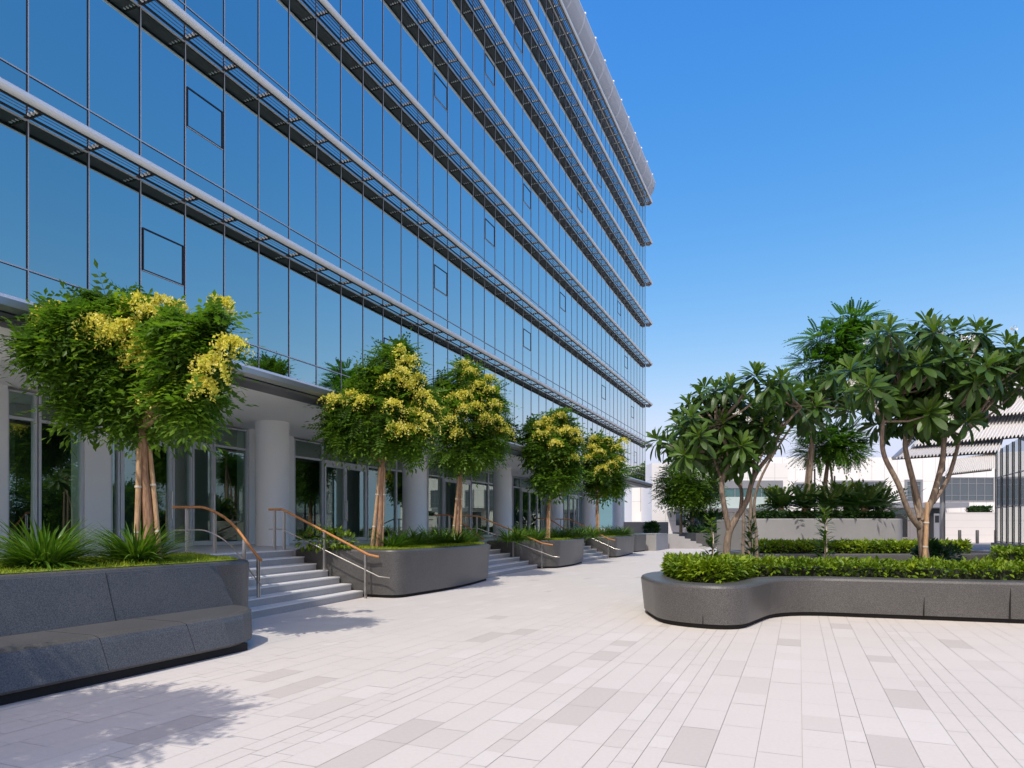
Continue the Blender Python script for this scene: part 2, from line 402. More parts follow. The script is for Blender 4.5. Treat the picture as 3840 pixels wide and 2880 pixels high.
# ------------------------------------------------------------------ the office building
BD = 10.8; BAY = .96; S0 = 6.70; IL, IR = -6, 47
def si(i): return S0 + BAY * i
FH = 3.083; H0 = 7.78; HB = 4.86
levels = [(HB, H0)] + [(H0 + FH * k, H0 + FH * (k + 1)) for k in range(6)]
bld = thing("office_building", W(25, 18, 0), "seven storey blue mirror glass office building with metal sunshades over a white columned ground floor", "building")
b = MB(); b.sd(si(IL), si(IR) - .02, BD + .06, 26, HB - .02, 27.0, 0)
b.build("wall", [M_GASKET], bld)
vents = {(0, 2), (0, 10), (0, 27), (1, 3), (1, 13), (1, 21), (1, 34), (2, 17), (2, 26), (3, 13), (3, 21), (3, 38), (4, 17), (4, 29), (5, 20), (5, 33), (2, 40), (1, 42), (0, 36), (0, 43)}
def pane_mb(b, i, k):
    h0, h1 = levels[k]; e = .012
    def tilt(): return random.uniform(-.0016, .0016), random.uniform(-.0016, .0016)
    segs = [(h0, h0 + .70), (h0 + .70, h1)] if k else [(h0, h0 + .65), (h0 + .65, h1)]
    for a, c in segs:
        tx, ty = tilt(); b.t = random.random()
        b.quad(W(si(i) + e, BD + tx, a + e), W(si(i + 1) - e, BD - tx + ty, a + e), W(si(i + 1) - e, BD - tx - ty, c - e), W(si(i) + e, BD + tx - ty, c - e), 0)
def px(P): return 1920 + P[0] / P[1] * F, YH - (P[2] - EYE) / P[1] * F
area = []
for k in range(7):
    for i in range(IL, IR):
        h0, h1 = levels[k]
        x0, ya = px(W(si(i), BD, h0)); x1, yb = px(W(si(i + 1), BD, h1))
        x0 = max(x0, 0); x1 = min(max(x1, 0), 3840); ya = min(max(ya, 0), 2880); yb = max(yb, 0)
        area.append((max(0, x1 - x0) * max(0, ya - yb), i, k))
area.sort(reverse=True)
own = {(i, k) for _, i, k in area[:100]}
rest = MB(); ventrest = MB()
def vent_frame(b, i, k):
    f = levels[k][1]; a0, a1 = si(i) + .045, si(i + 1) - .035; z0, z1 = f - 1.58, f - .82
    for (p, q, u, v) in [(a0, a1, z0, z0 + .02), (a0, a1, z1 - .02, z1), (a0, a0 + .022, z0 + .02, z1 - .02), (a1 - .022, a1, z0 + .02, z1 - .02)]:
        b.sd(p, q, BD - .018, BD - .004, u, v, 0)
    b.sd(a0, a1, BD - .016, BD - .004, z0 - .012, z0 - .002, 1)
for k in range(7):
    for i in range(IL, IR):
        if (i, k) in own:
            m = MB(); pane_mb(m, i, k); w = m.build("window", [M_GLASS], bld)
            if (k, i) in vents:
                m = MB(); vent_frame(m, i, k); m.build("vent_frame", [M_GASKET, M_ALU], w)
        else:
            pane_mb(rest, i, k)
            if (k, i) in vents: vent_frame(ventrest, i, k)
rest.t = .5
rest.quad(W(si(IL), BD, 26.28), W(si(IR), BD, 26.28), W(si(IR), BD, 26.8), W(si(IL), BD, 26.8))
tag(rest.build("curtain_wall", [M_GLASS], bld), kind='stuff')
tag(ventrest.build("vent_frame", [M_GASKET, M_ALU], bld), kind='stuff')
b = MB()
for i in range(IL, IR + 1):
    b.sd(si(i) - .018, si(i), BD - .008, BD + .02, HB, 26.7, 0)
    b.sd(si(i), si(i) + .015, BD - .014, BD + .02, HB, 26.7, 1)
for k in range(7):
    h0 = levels[k][0]; hh = h0 + (.70 if k else .65)
    b.sd(si(IL), si(IR), BD - .012, BD + .02, hh - .002, hh + .018, 1); b.sd(si(IL), si(IR), BD - .006, BD + .02, hh - .014, hh - .002, 0)
    if k: b.sd(si(IL), si(IR), BD - .017, BD + .02, h0 - .010, h0 + .012, 1)
b.sd(si(IL), si(IR), BD - .031, BD + .02, 26.27, 26.30, 1)
tag(b.build("mullion_grid", [M_GASKET, M_ALU], bld))
# sunshades
brk = MB()
for t in range(1):
    brk.sd(S0 - .012, S0 + .012, BD - .39, BD - .03, H0 + .015, H0 + .075, 0)
    for w in (.10, .18, .26, .335):
        brk.tube([W(S0 - .055, BD - w, H0 + .05), W(S0 - .02, BD - w, H0 + .05)], .024, 8, 1)
brk_o = None; bcount = 0; brest = MB()
for k in range(7):
    H = H0 + FH * k; end = si(IR) + .25
    sh = thing("sunshade", (0, 0, 0), None, None); sh.parent = bld
    sh.location = Vector(W(si(IL), BD, H)) - Vector(bld.location)
    b = MB()
    b.sd(si(IL), end - .05, BD - .402, BD - .392, H - .012, H + .155, 1)  # added dark strip behind the tube, so its mirror image reads as shade
    b.sd(si(IL), end - .05, BD - .085, BD - .036, H + .022, H + .040, 1)
    for w in (.14, .22, .30, .37):
        z = H + .055; dd = BD - w; hx, hz = .027, .017; tx, tz = .0035, .004
        pr = [(dd - hx - tx, z - hz - .0), (dd - hx + tx, z - hz - tz), (dd + hx + tx, z + hz), (dd + hx - tx, z + hz + tz)]
        b.prof(pr, si(IL), end - .05)
    b.build("louvre", [M_BLADEDK, M_REFLDARK], sh)
    b = MB(); b.tube([W(si(IL), BD - .455, H + .075), W(end, BD - .455, H + .075)], .072, 16); b.build("edge_tube", [M_TUBE], sh)
    b = MB()
    prc = [(BD + .0, H - .10), (BD - .25, H - .16), (BD - .46, H - .02), (BD - .53, H + .10), (BD - .47, H + .16), (BD - .2, H + .12), (BD, H + .10)]
    b.prof(prc[::-1], end - .03, end + .05); b.build("end_cap", [M_FASCIA], sh)
    for i in range(IL, IR + 1):
        x, y = px(W(si(i), BD, H))
        if k < 3 and 0 <= i < 33 and bcount < 99:
            if brk_o is None:
                brk_o = brk.build("bracket", [M_REFLDARK, M_WHITECAP], sh, None); brk0 = Vector(brk_o.location)
                o = brk_o
            else:
                o = brk_o.copy(); COL.objects.link(o); o.parent = sh
            # same mesh, moved along the facade
            o.location = Vector((S * BAY * i, C * BAY * i, 0)); bcount += 1
        else:
            q = [(H - H0)]
            for (a0, a1, d0, d1, z0, z1, mm) in [(-.012, .012, BD - .39, BD - .03, .015, .075, 0)] + [(-.05, -.021, BD - w - .022, BD - w + .022, .022, .074, 1) for w in (.10, .18, .26, .335)]:
                brest.sd(si(i) + a0, si(i) + a1, d0, d1, H + z0, H + z1, mm)
tag(brest.build("bracket", [M_REFLDARK, M_WHITECAP], bld), kind='stuff')
# roof edge canopy
rc = thing("roof_canopy", (0, 0, 0), None, None); rc.parent = bld; rc.location = Vector(W(si(IL), BD, 26.5)) - Vector(bld.location)
curve = [(BD - .16, 26.72), (BD - .36, 26.86), (BD - .52, 27.10), (BD - .64, 27.42), (BD - .69, 27.78)]
b = MB()
e1 = si(IR) + .30
pts = []
for j in range(len(curve) - 1):
    for t in np.linspace(0, 1, 5)[:-1]:
        pts.append((curve[j][0] * (1 - t) + curve[j + 1][0] * t, curve[j][1] * (1 - t) + curve[j + 1][1] * t))
for (d, h) in pts:
    b.prof([(d - .022, h - .012), (d + .022, h - .012), (d + .022, h + .012), (d - .022, h + .012)], si(IL), e1)
b.build("louvre", [M_CROWN], rc)
b = MB()
back = [(BD - .12, 26.9), (BD - .30, 27.0), (BD - .45, 27.2), (BD - .56, 27.48), (BD - .60, 27.8)]
for j in range(len(back) - 1):
    (a, ha), (c, hc) = back[j], back[j + 1]
    b.quad(W(si(IL), a, ha), W(e1, a, ha), W(e1, c, hc), W(si(IL), c, hc))
b.build("backing_sheet", [M_CROWNBACK], rc)
b = MB(); b.tube([W(si(IL), BD - .70, 27.80), W(e1, BD - .70, 27.80)], .03, 8); b.build("edge_tube", [M_TUBE], rc)
for i in range(IL, IR + 1, 2):
    b = MB()
    for j in range(len(curve) - 1):
        (a, ha), (c, hc) = curve[j], curve[j + 1]
        q = [(a - .05, ha - .02), (c - .05, hc - .02), (c + .04, hc), (a + .04, ha)]
        b.hexa([W(si(i) - .015, *p) for p in q] + [W(si(i) + .015, *p) for p in q])
    b.tube([W(si(i) - .05, BD - .74, 27.82), W(si(i) + .05, BD - .74, 27.82)], .05, 8, 1)
    b.build("rib", [M_CROWN, M_WHITECAP], rc)
b = MB(); pl = curve + [(BD, 27.5), (BD, 26.75)]
b.prof(pl, e1 - .02, e1 + .03); b.build("end_plate", [M_PTRUNK if False else M_DARKMETAL], rc)
# entrance canopy and soffit
b = MB(); ce = si(IR) + .35
fas = [(BD - .10, 4.94), (BD - .40, 4.93), (BD - .47, 4.90), (BD - .50, 4.85), (BD - .50, 4.74), (BD - .44, 4.67), (BD - .10, 4.67)]
b.prof(fas, si(IL), ce, 0, [1, 1, 1, 0, 0, 0, 0])  # top edge coloured as if lit: lighter metal than the face
b.prof([(BD - .42, 4.67), (BD - .42, 4.635), (BD + .3, 4.635), (BD + .3, 4.67)], si(IL), ce, 2)
b.prof([(BD - .46, 4.635), (BD - .44, 4.59), (BD + .02, 4.56), (BD + .10, 4.59), (BD + .10, 4.635)], si(IL), ce, 3)
b.build("entrance_canopy", [M_FASCIA, M_TUBE, M_RECESS, M_DARKMETAL], bld)
b = MB(); b.sd(si(IL), ce - .1, BD + .10, 26, 4.62, 4.82, 0)
for s in (10.6, 18.6, 26.6, 34.6): b.sd(s, s + .012, BD + .15, 15.5, 4.617, 4.6205, 1)
b.build("soffit", [M_SOFFIT, M_CLADJOINT], bld)
# columns
CD = 14.0
for x in [1021, 1554, 1883, 2083, 2208, 2317, -198]:
    s = s_at(x, CD); b = MB(); b.tube([W(s, CD, PD), W(s, CD, 4.62)], .47, 40, 0, False); b.build("column", [M_COLUMN], bld)
# shop front
GD = 15.6; TR = 3.97; TOP = 4.56
def sx(x): return s_at(x, GD)
def pane(x0, x1, lo=PD + .10, inset=0):
    s0, s1 = sx(x0), sx(x1); b = MB()
    b.quad(W(s0 + .03, GD, lo), W(s1 - .03, GD, lo), W(s1 - .03, GD, TR - .03), W(s0 + .03, GD, TR - .03))
    b.quad(W(s0 + .03, GD, TR + .03), W(s1 - .03, GD, TR + .03), W(s1 - .03, GD, TOP - .04), W(s0 + .03, GD, TOP - .04))
    o = b.build("shop_window", [M_SHOPGLASS], bld)
    f = MB()
    for s in (s0, s1): f.sd(s - .03, s + .03, GD - .06, GD + .06, PD + .002, TOP)
    f.sd(s0 + .03, s1 - .03, GD - .05, GD + .05, TR - .03, TR + .03); f.sd(s0 + .03, s1 - .03, GD - .05, GD + .05, TOP - .04, TOP); f.sd(s0 + .03, s1 - .03, GD - .05, GD + .05, PD + .002, lo)
    f.build("frame", [M_FRAME], o)
def door(x0, x1, hand=1, wide=.09):
    s0, s1 = sx(x0), sx(x1); f = MB(); t = TR - .12
    f.sd(s0, s0 + wide, GD - .07, GD + .03, PD + .01, t); f.sd(s1 - wide, s1, GD - .07, GD + .03, PD + .01, t)
    f.sd(s0 + wide, s1 - wide, GD - .065, GD + .025, t - wide, t); f.sd(s0 + wide, s1 - wide, GD - .065, GD + .025, PD + .01, PD + .14)
    o = f.build("door", [M_FRAME], bld)
    b = MB(); b.quad(W(s0 + wide, GD - .02, PD + .14), W(s1 - wide, GD - .02, PD + .14), W(s1 - wide, GD - .02, t - wide), W(s0 + wide, GD - .02, t - wide)); b.build("door_pane", [M_SHOPGLASS], o)
    b = MB(); s = (s1 - wide / 2) if hand > 0 else (s0 + wide / 2)
    b.tube([W(s, GD - .12, PD + .75), W(s, GD - .12, PD + 1.5)], .018, 8); b.tube([W(s, GD - .12, PD + .8), W(s, GD - .05, PD + .8)], .01, 6); b.tube([W(s, GD - .12, PD + 1.45), W(s, GD - .05, PD + 1.45)], .01, 6)
    b.build("handle", [M_STEEL], o)
def fanlight(x0, x1):
    s0, s1 = sx(x0), sx(x1); b = MB()
    b.quad(W(s0, GD, TR + .03), W(s1, GD, TR + .03), W(s1, GD, TOP - .04), W(s0, GD, TOP - .04)); o = b.build("fanlight", [M_SHOPGLASS], bld)
    f = MB(); f.sd(s0, s1, GD - .05, GD + .05, TR - .12, TR + .03); f.sd(s0, s1, GD - .05, GD + .05, TOP - .04, TOP); f.build("frame", [M_FRAME], o)
def pier(x0, x1):
    s0, s1 = sx(x0), sx(x1); b = MB(); b.sd(s0, s1, GD - .10, GD + .4, PD, 4.62); b.build("pier", [M_COLUMN], bld)
pier(-420, 18); pane(22, 128); pane(144, 303); pier(309, 405)
pane(412, 418 + 22, ); door(446, 640, 1, .1); fanlight(446, 640); pane(646, 712); door(716, 795, 1, .06); fanlight(716, 795); pane(800, 922); pier(926, 1010); pane(1030, 1084)
def module(xs):
    a, b_, c, d, e, f, g, h = xs
    pier(a - 30, a - 6); pane(a, b_); door(c, d, 1); door(d, e, -1); fanlight(c, e); pane(f, g); pane(g + 2, h)
module((1100, 1206, 1212, 1290, 1370, 1376, 1482, 1530))
module((1602, 1658, 1662, 1712, 1762, 1766, 1828, 1862))
module((1921, 1950, 1953, 1983, 2012, 2014, 2050, 2072))
module((2112, 2130, 2132, 2150, 2166, 2168, 2190, 2206))
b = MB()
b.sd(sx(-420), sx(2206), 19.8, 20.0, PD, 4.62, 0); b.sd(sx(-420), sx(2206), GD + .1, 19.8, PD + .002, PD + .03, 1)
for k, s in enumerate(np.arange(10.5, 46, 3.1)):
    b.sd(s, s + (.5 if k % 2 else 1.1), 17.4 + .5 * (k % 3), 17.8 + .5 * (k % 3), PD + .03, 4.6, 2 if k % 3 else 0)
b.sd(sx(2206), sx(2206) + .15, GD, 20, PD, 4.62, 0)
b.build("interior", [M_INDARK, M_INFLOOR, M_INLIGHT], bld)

# ------------------------------------------------------------------ dark granite planters and flights of steps
def rounded(pts, r, seg=6):
    out = []; n = len(pts)
    for i in range(n):
        p0, p1, p2 = (np.array(pts[(i + k) % n], float) for k in (-1, 0, 1))
        rr = r[i] if hasattr(r, '__len__') else r
        a = p0 - p1; c = p2 - p1; la, lc = np.linalg.norm(a), np.linalg.norm(c)
        rr = min(rr, la * .48, lc * .48)
        if rr < .12: out.append(tuple(p1)); continue
        A = p1 + a / la * rr; Cc = p1 + c / lc * rr
        for t in np.linspace(0, 1, seg): out.append(tuple((1 - t) ** 2 * A + 2 * t * (1 - t) * p1 + t * t * Cc))
    return out
def inset(poly, k):
    P = np.array(poly); n = len(P); out = []
    ar = .5 * np.sum(P[:, 0] * np.roll(P[:, 1], -1) - np.roll(P[:, 0], -1) * P[:, 1]); sg = 1 if ar > 0 else -1
    for i in range(n):
        e1_ = P[i] - P[i - 1]; e2_ = P[(i + 1) % n] - P[i]
        n1 = np.array([-e1_[1], e1_[0]]) / max(np.linalg.norm(e1_), 1e-6); n2 = np.array([-e2_[1], e2_[0]]) / max(np.linalg.norm(e2_), 1e-6)
        m = n1 + n2; m = m / max(np.linalg.norm(m), 1e-6); c = max(m.dot(n1), .5)
        out.append(tuple(P[i] + sg * m * k / c))
    return out
def ring(b, polys, m=0, mats=None):          # polys: list of (poly xy, z): skin between neighbouring outlines
    for j in range(len(polys) - 1):
        (pa, za), (pb, zb) = polys[j], polys[j + 1]; n = len(pa)
        vs = [(x, y, za) for x, y in pa] + [(x, y, zb) for x, y in pb]
        b.add(vs, [(i, (i + 1) % n, n + (i + 1) % n, n + i) for i in range(n)], mats[j] if mats else m, True)
def planter(poly, h, rim, label, group=None, lean=-.05, fill=.08, plinth=.07, name="planter", soil=M_SOIL):
    """poly: xy outline at the top edge"""
    c = np.mean(poly, axis=0); base = (c[0], c[1], 0)
    ar = .5 * sum(poly[i][0] * poly[(i + 1) % len(poly)][1] - poly[(i + 1) % len(poly)][0] * poly[i][1] for i in range(len(poly)))
    if ar < 0: poly = poly[::-1]
    root = thing(name, base, label, "planter", group)
    b = MB(); low = inset(poly, -lean if False else abs(lean))
    ring(b, [(inset(low, .03), plinth), (low, plinth + .002), (inset(poly, .0), h - .05), (inset(poly, .015), h - .015), (inset(poly, .05), h), (inset(poly, rim - .02), h), (inset(poly, rim), h - .02), (inset(poly, rim + .01), h - .3)])
    o = b.build("wall", [M_GRANITE], root)
    b = MB(); pl = inset(low, .05); ring(b, [(pl, 0.0), (pl, plinth + .001)]); b.build("plinth", [M_RECESS], root)
    b = MB(); q = inset(poly, rim + .005); b.add([(x, y, h - fill) for x, y in q], [tuple(range(len(q)))]); b.build("soil", [soil], root)
    return root
def xy(pts): return [W(s, d)[:2] for s, d in pts]
GP = "dark granite planters beside the entrance steps"
P1 = rounded(xy([(-3, 10.85), (-3, 7.86), (8.35, 7.86), (9.0, 9.3), (10.0, 10.85)]), [.05, .05, .5, .6, .05])
p1 = planter(P1, 1.10, .14, "long dark granite planter with a built in bench along its front", GP, .02)
# bench on planter 1
b = MB()
def bench_prof(m, s0, s1, pr): m.prof(pr, s0, s1, 0, None)
seatpr = [(7.9, .10), (6.62, .10), (6.59, .13), (6.71, .40), (6.745, .455), (6.83, .48), (7.9, .48)]
b = MB()
secs = [(-3, 0), (2.2, 0), (5.0, 0), (6.55, 0), (6.95, .05), (7.22, .16), (7.45, .36), (7.58, .62), (7.64, .95)]
for j in range(len(secs) - 1):
    (sa, ia), (sb, ib) = secs[j], secs[j + 1]
    A = [W(sa - (.34 if j > 3 else 0) * max(0, .46 - h), d + ia * (7.9 - d) / 1.1, h) for d, h in seatpr]; Bq = [W(sb - (.34 if j > 2 else 0) * max(0, .46 - h), d + ib * (7.9 - d) / 1.1, h) for d, h in seatpr]
    n = len(A)
    for k in range(n - 1): b.add([A[k], A[k + 1], Bq[k + 1], Bq[k]], [(0, 1, 2, 3)], 0, j > 2)
b.add([W(7.64 - .34 * max(0, .46 - h), d + .95 * (7.9 - d) / 1.1, h) for d, h in seatpr], [tuple(range(len(seatpr)))])
for s in (2.0, 4.9, 6.0): b.prof([(6.588, .13), (6.708, .40), (6.738, .456), (6.83, .4815), (7.6, .4815), (7.6, .47), (6.84, .46), (6.75, .40), (6.64, .13)], s, s + .004, 1)
b.build("seat", [M_GRANITE, M_RECESS], p1)
b = MB()
b.hexa([W(-3, 7.85, .481), W(-3, 7.62, .481), W(7.62, 7.62, .481), W(7.62, 7.85, .481), W(-3, 7.855, 1.06), W(-3, 7.80, 1.06), W(7.46, 7.80, 1.06), W(7.46, 7.855, 1.06)], 0)
for s in (2.3, 5.75):
    b.hexa([W(s, 7.63, .482), W(s, 7.614, .482), W(s + .004, 7.614, .482), W(s + .004, 7.63, .482), W(s, 7.80, 1.06), W(s, 7.793, 1.06), W(s + .004, 7.793, 1.06), W(s + .004, 7.80, 1.06)], 1)
b.build("backrest", [M_GRANITE, M_RECESS], p1)
b = MB(); b.sd(-3, 6.9, 6.66, 7.7, 0, .10); b.build("bench_plinth", [M_RECESS], p1)
P2 = rounded(xy([(12.75, 10.85), (13.12, 9.3), (13.05, 8.27), (16.0, 8.12), (18.9, 8.62), (20.7, 10.85)]), [.05, .3, .6, 1.5, .35, .05], 8)
planter(P2, 1.10, .14, "curved dark granite planter between the two nearest flights of steps", GP, .06)
P3 = rounded(xy([(23.35, 10.85), (24.8, 9.3), (25.1, 8.62), (27, 8.55), (29.5, 8.85), (31.0, 10.85)]), [.05, .3, .5, 1.0, .3, .05], 8)
planter(P3, 1.10, .14, "dark granite planter between the second and third flights of steps", GP, .06)
P4 = rounded(xy([(34.45, 10.85), (34.55, 9.3), (34.8, 8.75), (37, 8.75), (40.9, 9.15), (41.2, 10.85)]), [.05, .2, .5, 1, .3, .05], 8)
planter(P4, 1.10, .14, "dark granite planter just beyond the third flight of steps", GP, .06)
P5 = rounded(xy([(42.3, 10.85), (42.6, 9.5), (45.3, 9.3), (45.4, 10.85)]), [.05, .5, .3, .05])
planter(P5, 1.15, .14, "smallest dark granite planter at the far end of the row", GP, .06)
b = MB(); b.sd(45.8, 50.2, 8.8, 10.85, 0, 1.1); b.sd(45.78, 50.22, 8.78, 10.87, 1.1, 1.14)
o = b.build("stone_block", [M_GRANITE_L], None, W(48, 9.6, 0)); tag(o, "pale grey stone block wall after the last planter of the row", "wall")

def stairs(bl, br, tl, tr, d0, slope, n, label, dep=.31):
    """bl/br: s of the ends at the foot, tl/tr: at the head"""
    base = W((bl + br) / 2, d0, 0)
    root = thing("stairs", base, label, "stairs", "flights of entrance steps"); rise = PD / n
    for k in range(n):
        f = k / n; a = bl + (tl - bl) * f; c = br + (tr - br) * f; da = d0 + dep * k; dc = da + slope * (c - a)
        h1 = rise * (k + 1); b = MB(); bk = 10.955
        q = [(a, bk), (a, da), (c, dc), (c, bk)]
        lo = [W(s, d, max(0, h1 - rise)) for s, d in q]; hi = [W(s, d, h1 - .028) for s, d in q]
        b.hexa(lo + hi, 0)
        q2 = [(a, bk), (a, da - .012), (c, dc - .012), (c, bk)]
        b.hexa([W(s, d, h1 - .028) for s, d in q2] + [W(s, d, h1) for s, d in q2], 1)
        nj = int((c - a) / 1.3)
        for j in range(1, nj + 1):
            s = a + (c - a) * j / (nj + 1) + .1 * (k % 2); dd = da + slope * (s - a)
            b.hexa([W(s, dd + .01, h1 - rise + .004), W(s, dd - .002, h1 - rise + .004), W(s + .006, dd - .002, h1 - rise + .004), W(s + .006, dd + .01, h1 - rise + .004), W(s, dd + .01, h1 - .03), W(s, dd - .002, h1 - .03), W(s + .006, dd - .002, h1 - .03), W(s + .006, dd + .01, h1 - .03)], 2)
        b.build("step", [M_TREAD, M_NOSING, M_JOINT], root)
    return root
stairs(8.9, 13.1, 10.1, 12.74, 8.80, .10, 7, "widest pale stone flight of steps, beside the granite bench")
stairs(19.1, 24.7, 20.6, 23.34, 9.0, .06, 7, "second pale stone flight of steps, behind the curved planter")
stairs(29.6, 34.5, 30.9, 34.44, 9.1, .0, 7, "third pale stone flight of steps, by the farther yellow flowering trees")

# handrails
GR = "wood topped steel handrails on the steps"
def bez(pts, n=8):
    P = [np.array(p, float) for p in pts]; out = []
    for i in range(len(P) - 1):
        p0 = P[max(i - 1, 0)]; p1_ = P[i]; p2 = P[i + 1]; p3 = P[min(i + 2, len(P) - 1)]
        for t in np.linspace(0, 1, n, endpoint=False):
            out.append(tuple(.5 * ((2 * p1_) + (-p0 + p2) * t + (2 * p0 - 5 * p1_ + 4 * p2 - p3) * t * t + (-p0 + 3 * p1_ - 3 * p2 + p3) * t ** 3)))
    out.append(tuple(P[-1])); return out
def handrail(top, posts, label, mid=.46, smooth=True, tail=True):
    """top: list of (s,d,h) of the wooden rail; posts: (s,d,h_base,h_top)"""
    base = W(posts[-1][0], posts[-1][1], posts[-1][2]); root = thing("handrail", base, label, "handrail", GR)
    pts = [W(*p) for p in top]
    if smooth: pts = bez(pts, 6)
    b = MB(); b.tube(pts, .027, 10); b.build("wooden_rail", [M_WOOD], root)
    b = MB(); mp_ = [(x, y, z - mid) for x, y, z in pts]
    if tail:
        e = Vector(mp_[-1]); q = Vector(W(0, -1, 0)) * .28; mp_ = mp_[:-2] + [tuple(e + Vector((0, 0, .02))), tuple(e + q)]
    b.tube(mp_, .014, 8); b.build("lower_rail", [M_STEEL], root)
    for (s, d, h0, h1) in posts:
        b = MB()
        for e in (-.022, .022):
            q = [(s - .006 + e, d + .022), (s - .006 + e, d - .022), (s + .006 + e, d - .022), (s + .006 + e, d + .022)]
            b.hexa([W(a, c, h0) for a, c in q] + [W(a, c, h1) for a, c in q])
        b.tube([W(s - .03, d, h1 - mid), W(s + .03, d, h1 - mid)], .012, 6)
        b.tube([W(s, d, h1 - .04), W(s, d, h1)], .012, 6)
        b.build("post", [M_STEEL], root)
    return root
handrail([(9.95, 11.55, 2.01), (10.15, 11.3, 2.01), (10.32, 11.08, 2.0), (10.49, 10.8, 1.84), (10.42, 10.4, 1.63), (10.17, 9.9, 1.39), (9.97, 9.5, 1.18), (9.78, 9.12, 1.0)],
         [(10.12, 11.35, PD, 1.99), (10.45, 10.95, PD, 1.9), (10.17, 9.9, .46, 1.37), (9.85, 9.25, .31, 1.06)], "handrail with a curved wooden top rail, beside the bench planter", smooth=True, tail=False)
handrail([(12.5, 11.42, 2.02), (12.5, 11.05, 2.02), (12.51, 10.98, 2.0), (12.93, 8.95, .99), (12.97, 8.70, .94)],
         [(12.5, 11.25, PD, 2.0), (12.52, 10.99, PD, 1.98), (12.72, 10.0, .62, 1.5), (12.92, 9.02, 0, .99)], "straight wooden topped handrail against the curved planter wall", smooth=False)
handrail([(21.0, 11.8, 2.02), (21.0, 11.2, 2.02), (20.6, 10.2, 1.55), (20.2, 9.5, 1.2)],
         [(21.0, 11.6, PD, 2.0), (21.0, 11.2, PD, 2.0), (20.4, 9.9, .46, 1.38)], "handrail half hidden behind the strap leaved plants of the curved planter", smooth=False, tail=False)
handrail([(23.05, 11.9, 2.02), (23.1, 11.2, 2.02), (23.15, 11.08, 2.0), (24.55, 9.05, .98), (24.7, 8.7, .92)],
         [(23.05, 11.6, PD, 2.0), (23.1, 11.15, PD, 1.98), (23.9, 10.0, .46, 1.46), (24.54, 9.08, 0, .96)], "straight wooden topped handrail on the second flight of steps", smooth=False)
handrail([(31.3, 11.9, 2.02), (31.2, 11.2, 2.02), (30.2, 9.2, 1.0)], [(31.25, 11.5, PD, 2.0), (30.3, 9.4, .16, 1.08)], "handrail on the near side of the third flight of steps", smooth=False, tail=False)
handrail([(34.2, 11.9, 2.02), (34.2, 11.2, 2.02), (34.22, 11.08, 2.0), (34.3, 9.0, .98), (34.32, 8.7, .92)],
         [(34.2, 11.6, PD, 2.0), (34.2, 11.15, PD, 1.98), (34.3, 9.05, 0, .96)], "handrail on the far side of the third flight of steps", smooth=False)
# ------------------------------------------------------------------ leaf templates (x along the leaf, z its upper side)
def strip_t(prof, segs, droop=0.0, fold=0.15):
    V = []; Fq = []
    for j in range(segs + 1):
        t = j / segs; w = prof(t); z = -droop * t * t
        V += [(t, w, z + fold * w), (t, 0, z), (t, -w, z + fold * w)]
    for j in range(segs):
        a = 3 * j; Fq += [(a, a + 1, a + 4, a + 3), (a + 1, a + 2, a + 5, a + 4)]
    return np.array(V), np.array(Fq)
def pinnate(pairs, ll, lw, droop, vee=.12):
    V = []; Fq = []
    def leaf(o, d, up, L, Wd):
        o = np.array(o); d = np.array(d); sd_ = np.cross(up, d); sd_ /= np.linalg.norm(sd_)
        n = len(V); m = o + d * L * .5
        V.extend([tuple(o), tuple(m + sd_ * Wd), tuple(o + d * L + np.array([0, 0, -.1 * L])), tuple(m - sd_ * Wd)]); Fq.append((n, n + 1, n + 2, n + 3))
    for j in range(pairs):
        t = .12 + .86 * j / pairs; z = -droop * t * t; L = ll * (1 - .45 * abs(t - .5) * 2 * .6)
        for sg in (1, -1):
            d = np.array([.45, sg * .9, -vee]); d /= np.linalg.norm(d)
            leaf((t, 0, z), d, np.array([0, 0, 1.]), L, lw)
    leaf((1, 0, -droop), np.array([.95, 0, -.3]), np.array([0, 0, 1.]), ll, lw)
    n = len(V); r = .006
    V.extend([(0, r, 0), (0, -r, 0), (.5, -r, -droop * .25), (.5, r, -droop * .25), (1, 0, -droop), (1, .001, -droop)])
    Fq.append((n, n + 1, n + 2, n + 3)); Fq.append((n + 3, n + 2, n + 4, n + 5))
    return np.array(V), np.array(Fq)
T_PIN = [pinnate(7, .25, .052, dr) for dr in (.25, .5, .8)]
T_PINF = [pinnate(4, .36, .085, dr) for dr in (.25, .5, .8)]
T_FERN = [pinnate(10, .20, .050, dr, .05) for dr in (.08, .2, .35)]
T_PLUM = [strip_t(lambda t: .010 + .150 * math.sin(math.pi * min(1.0, .02 + .96 * t ** 1.25)) ** .75 * (.55 + .6 * t) * (0.0 if t > .995 else 1), 8, dr, .18) for dr in (.05, .25, .48)]
T_LEAF = strip_t(lambda t: .23 * math.sin(math.pi * (.02 + .96 * t)) ** .8, 2, .15, .3)
T_BLADE = [strip_t(lambda t: .030 * (1 - t) ** .5 + .002, 6, dr, .3) for dr in (.4, .78, 1.1)]
T_CYC = [pinnate(15, .24, .036, dr, -.15) for dr in (.15, .4, .7)]
T_TUFT = (np.array([(0, -.12, 0), (0, .12, 0), (.6, .07, .05), (.6, -.07, .05), (1, .0, -.05), (1, .01, -.05)]), np.array([(0, 1, 2, 3), (3, 2, 4, 5)]))

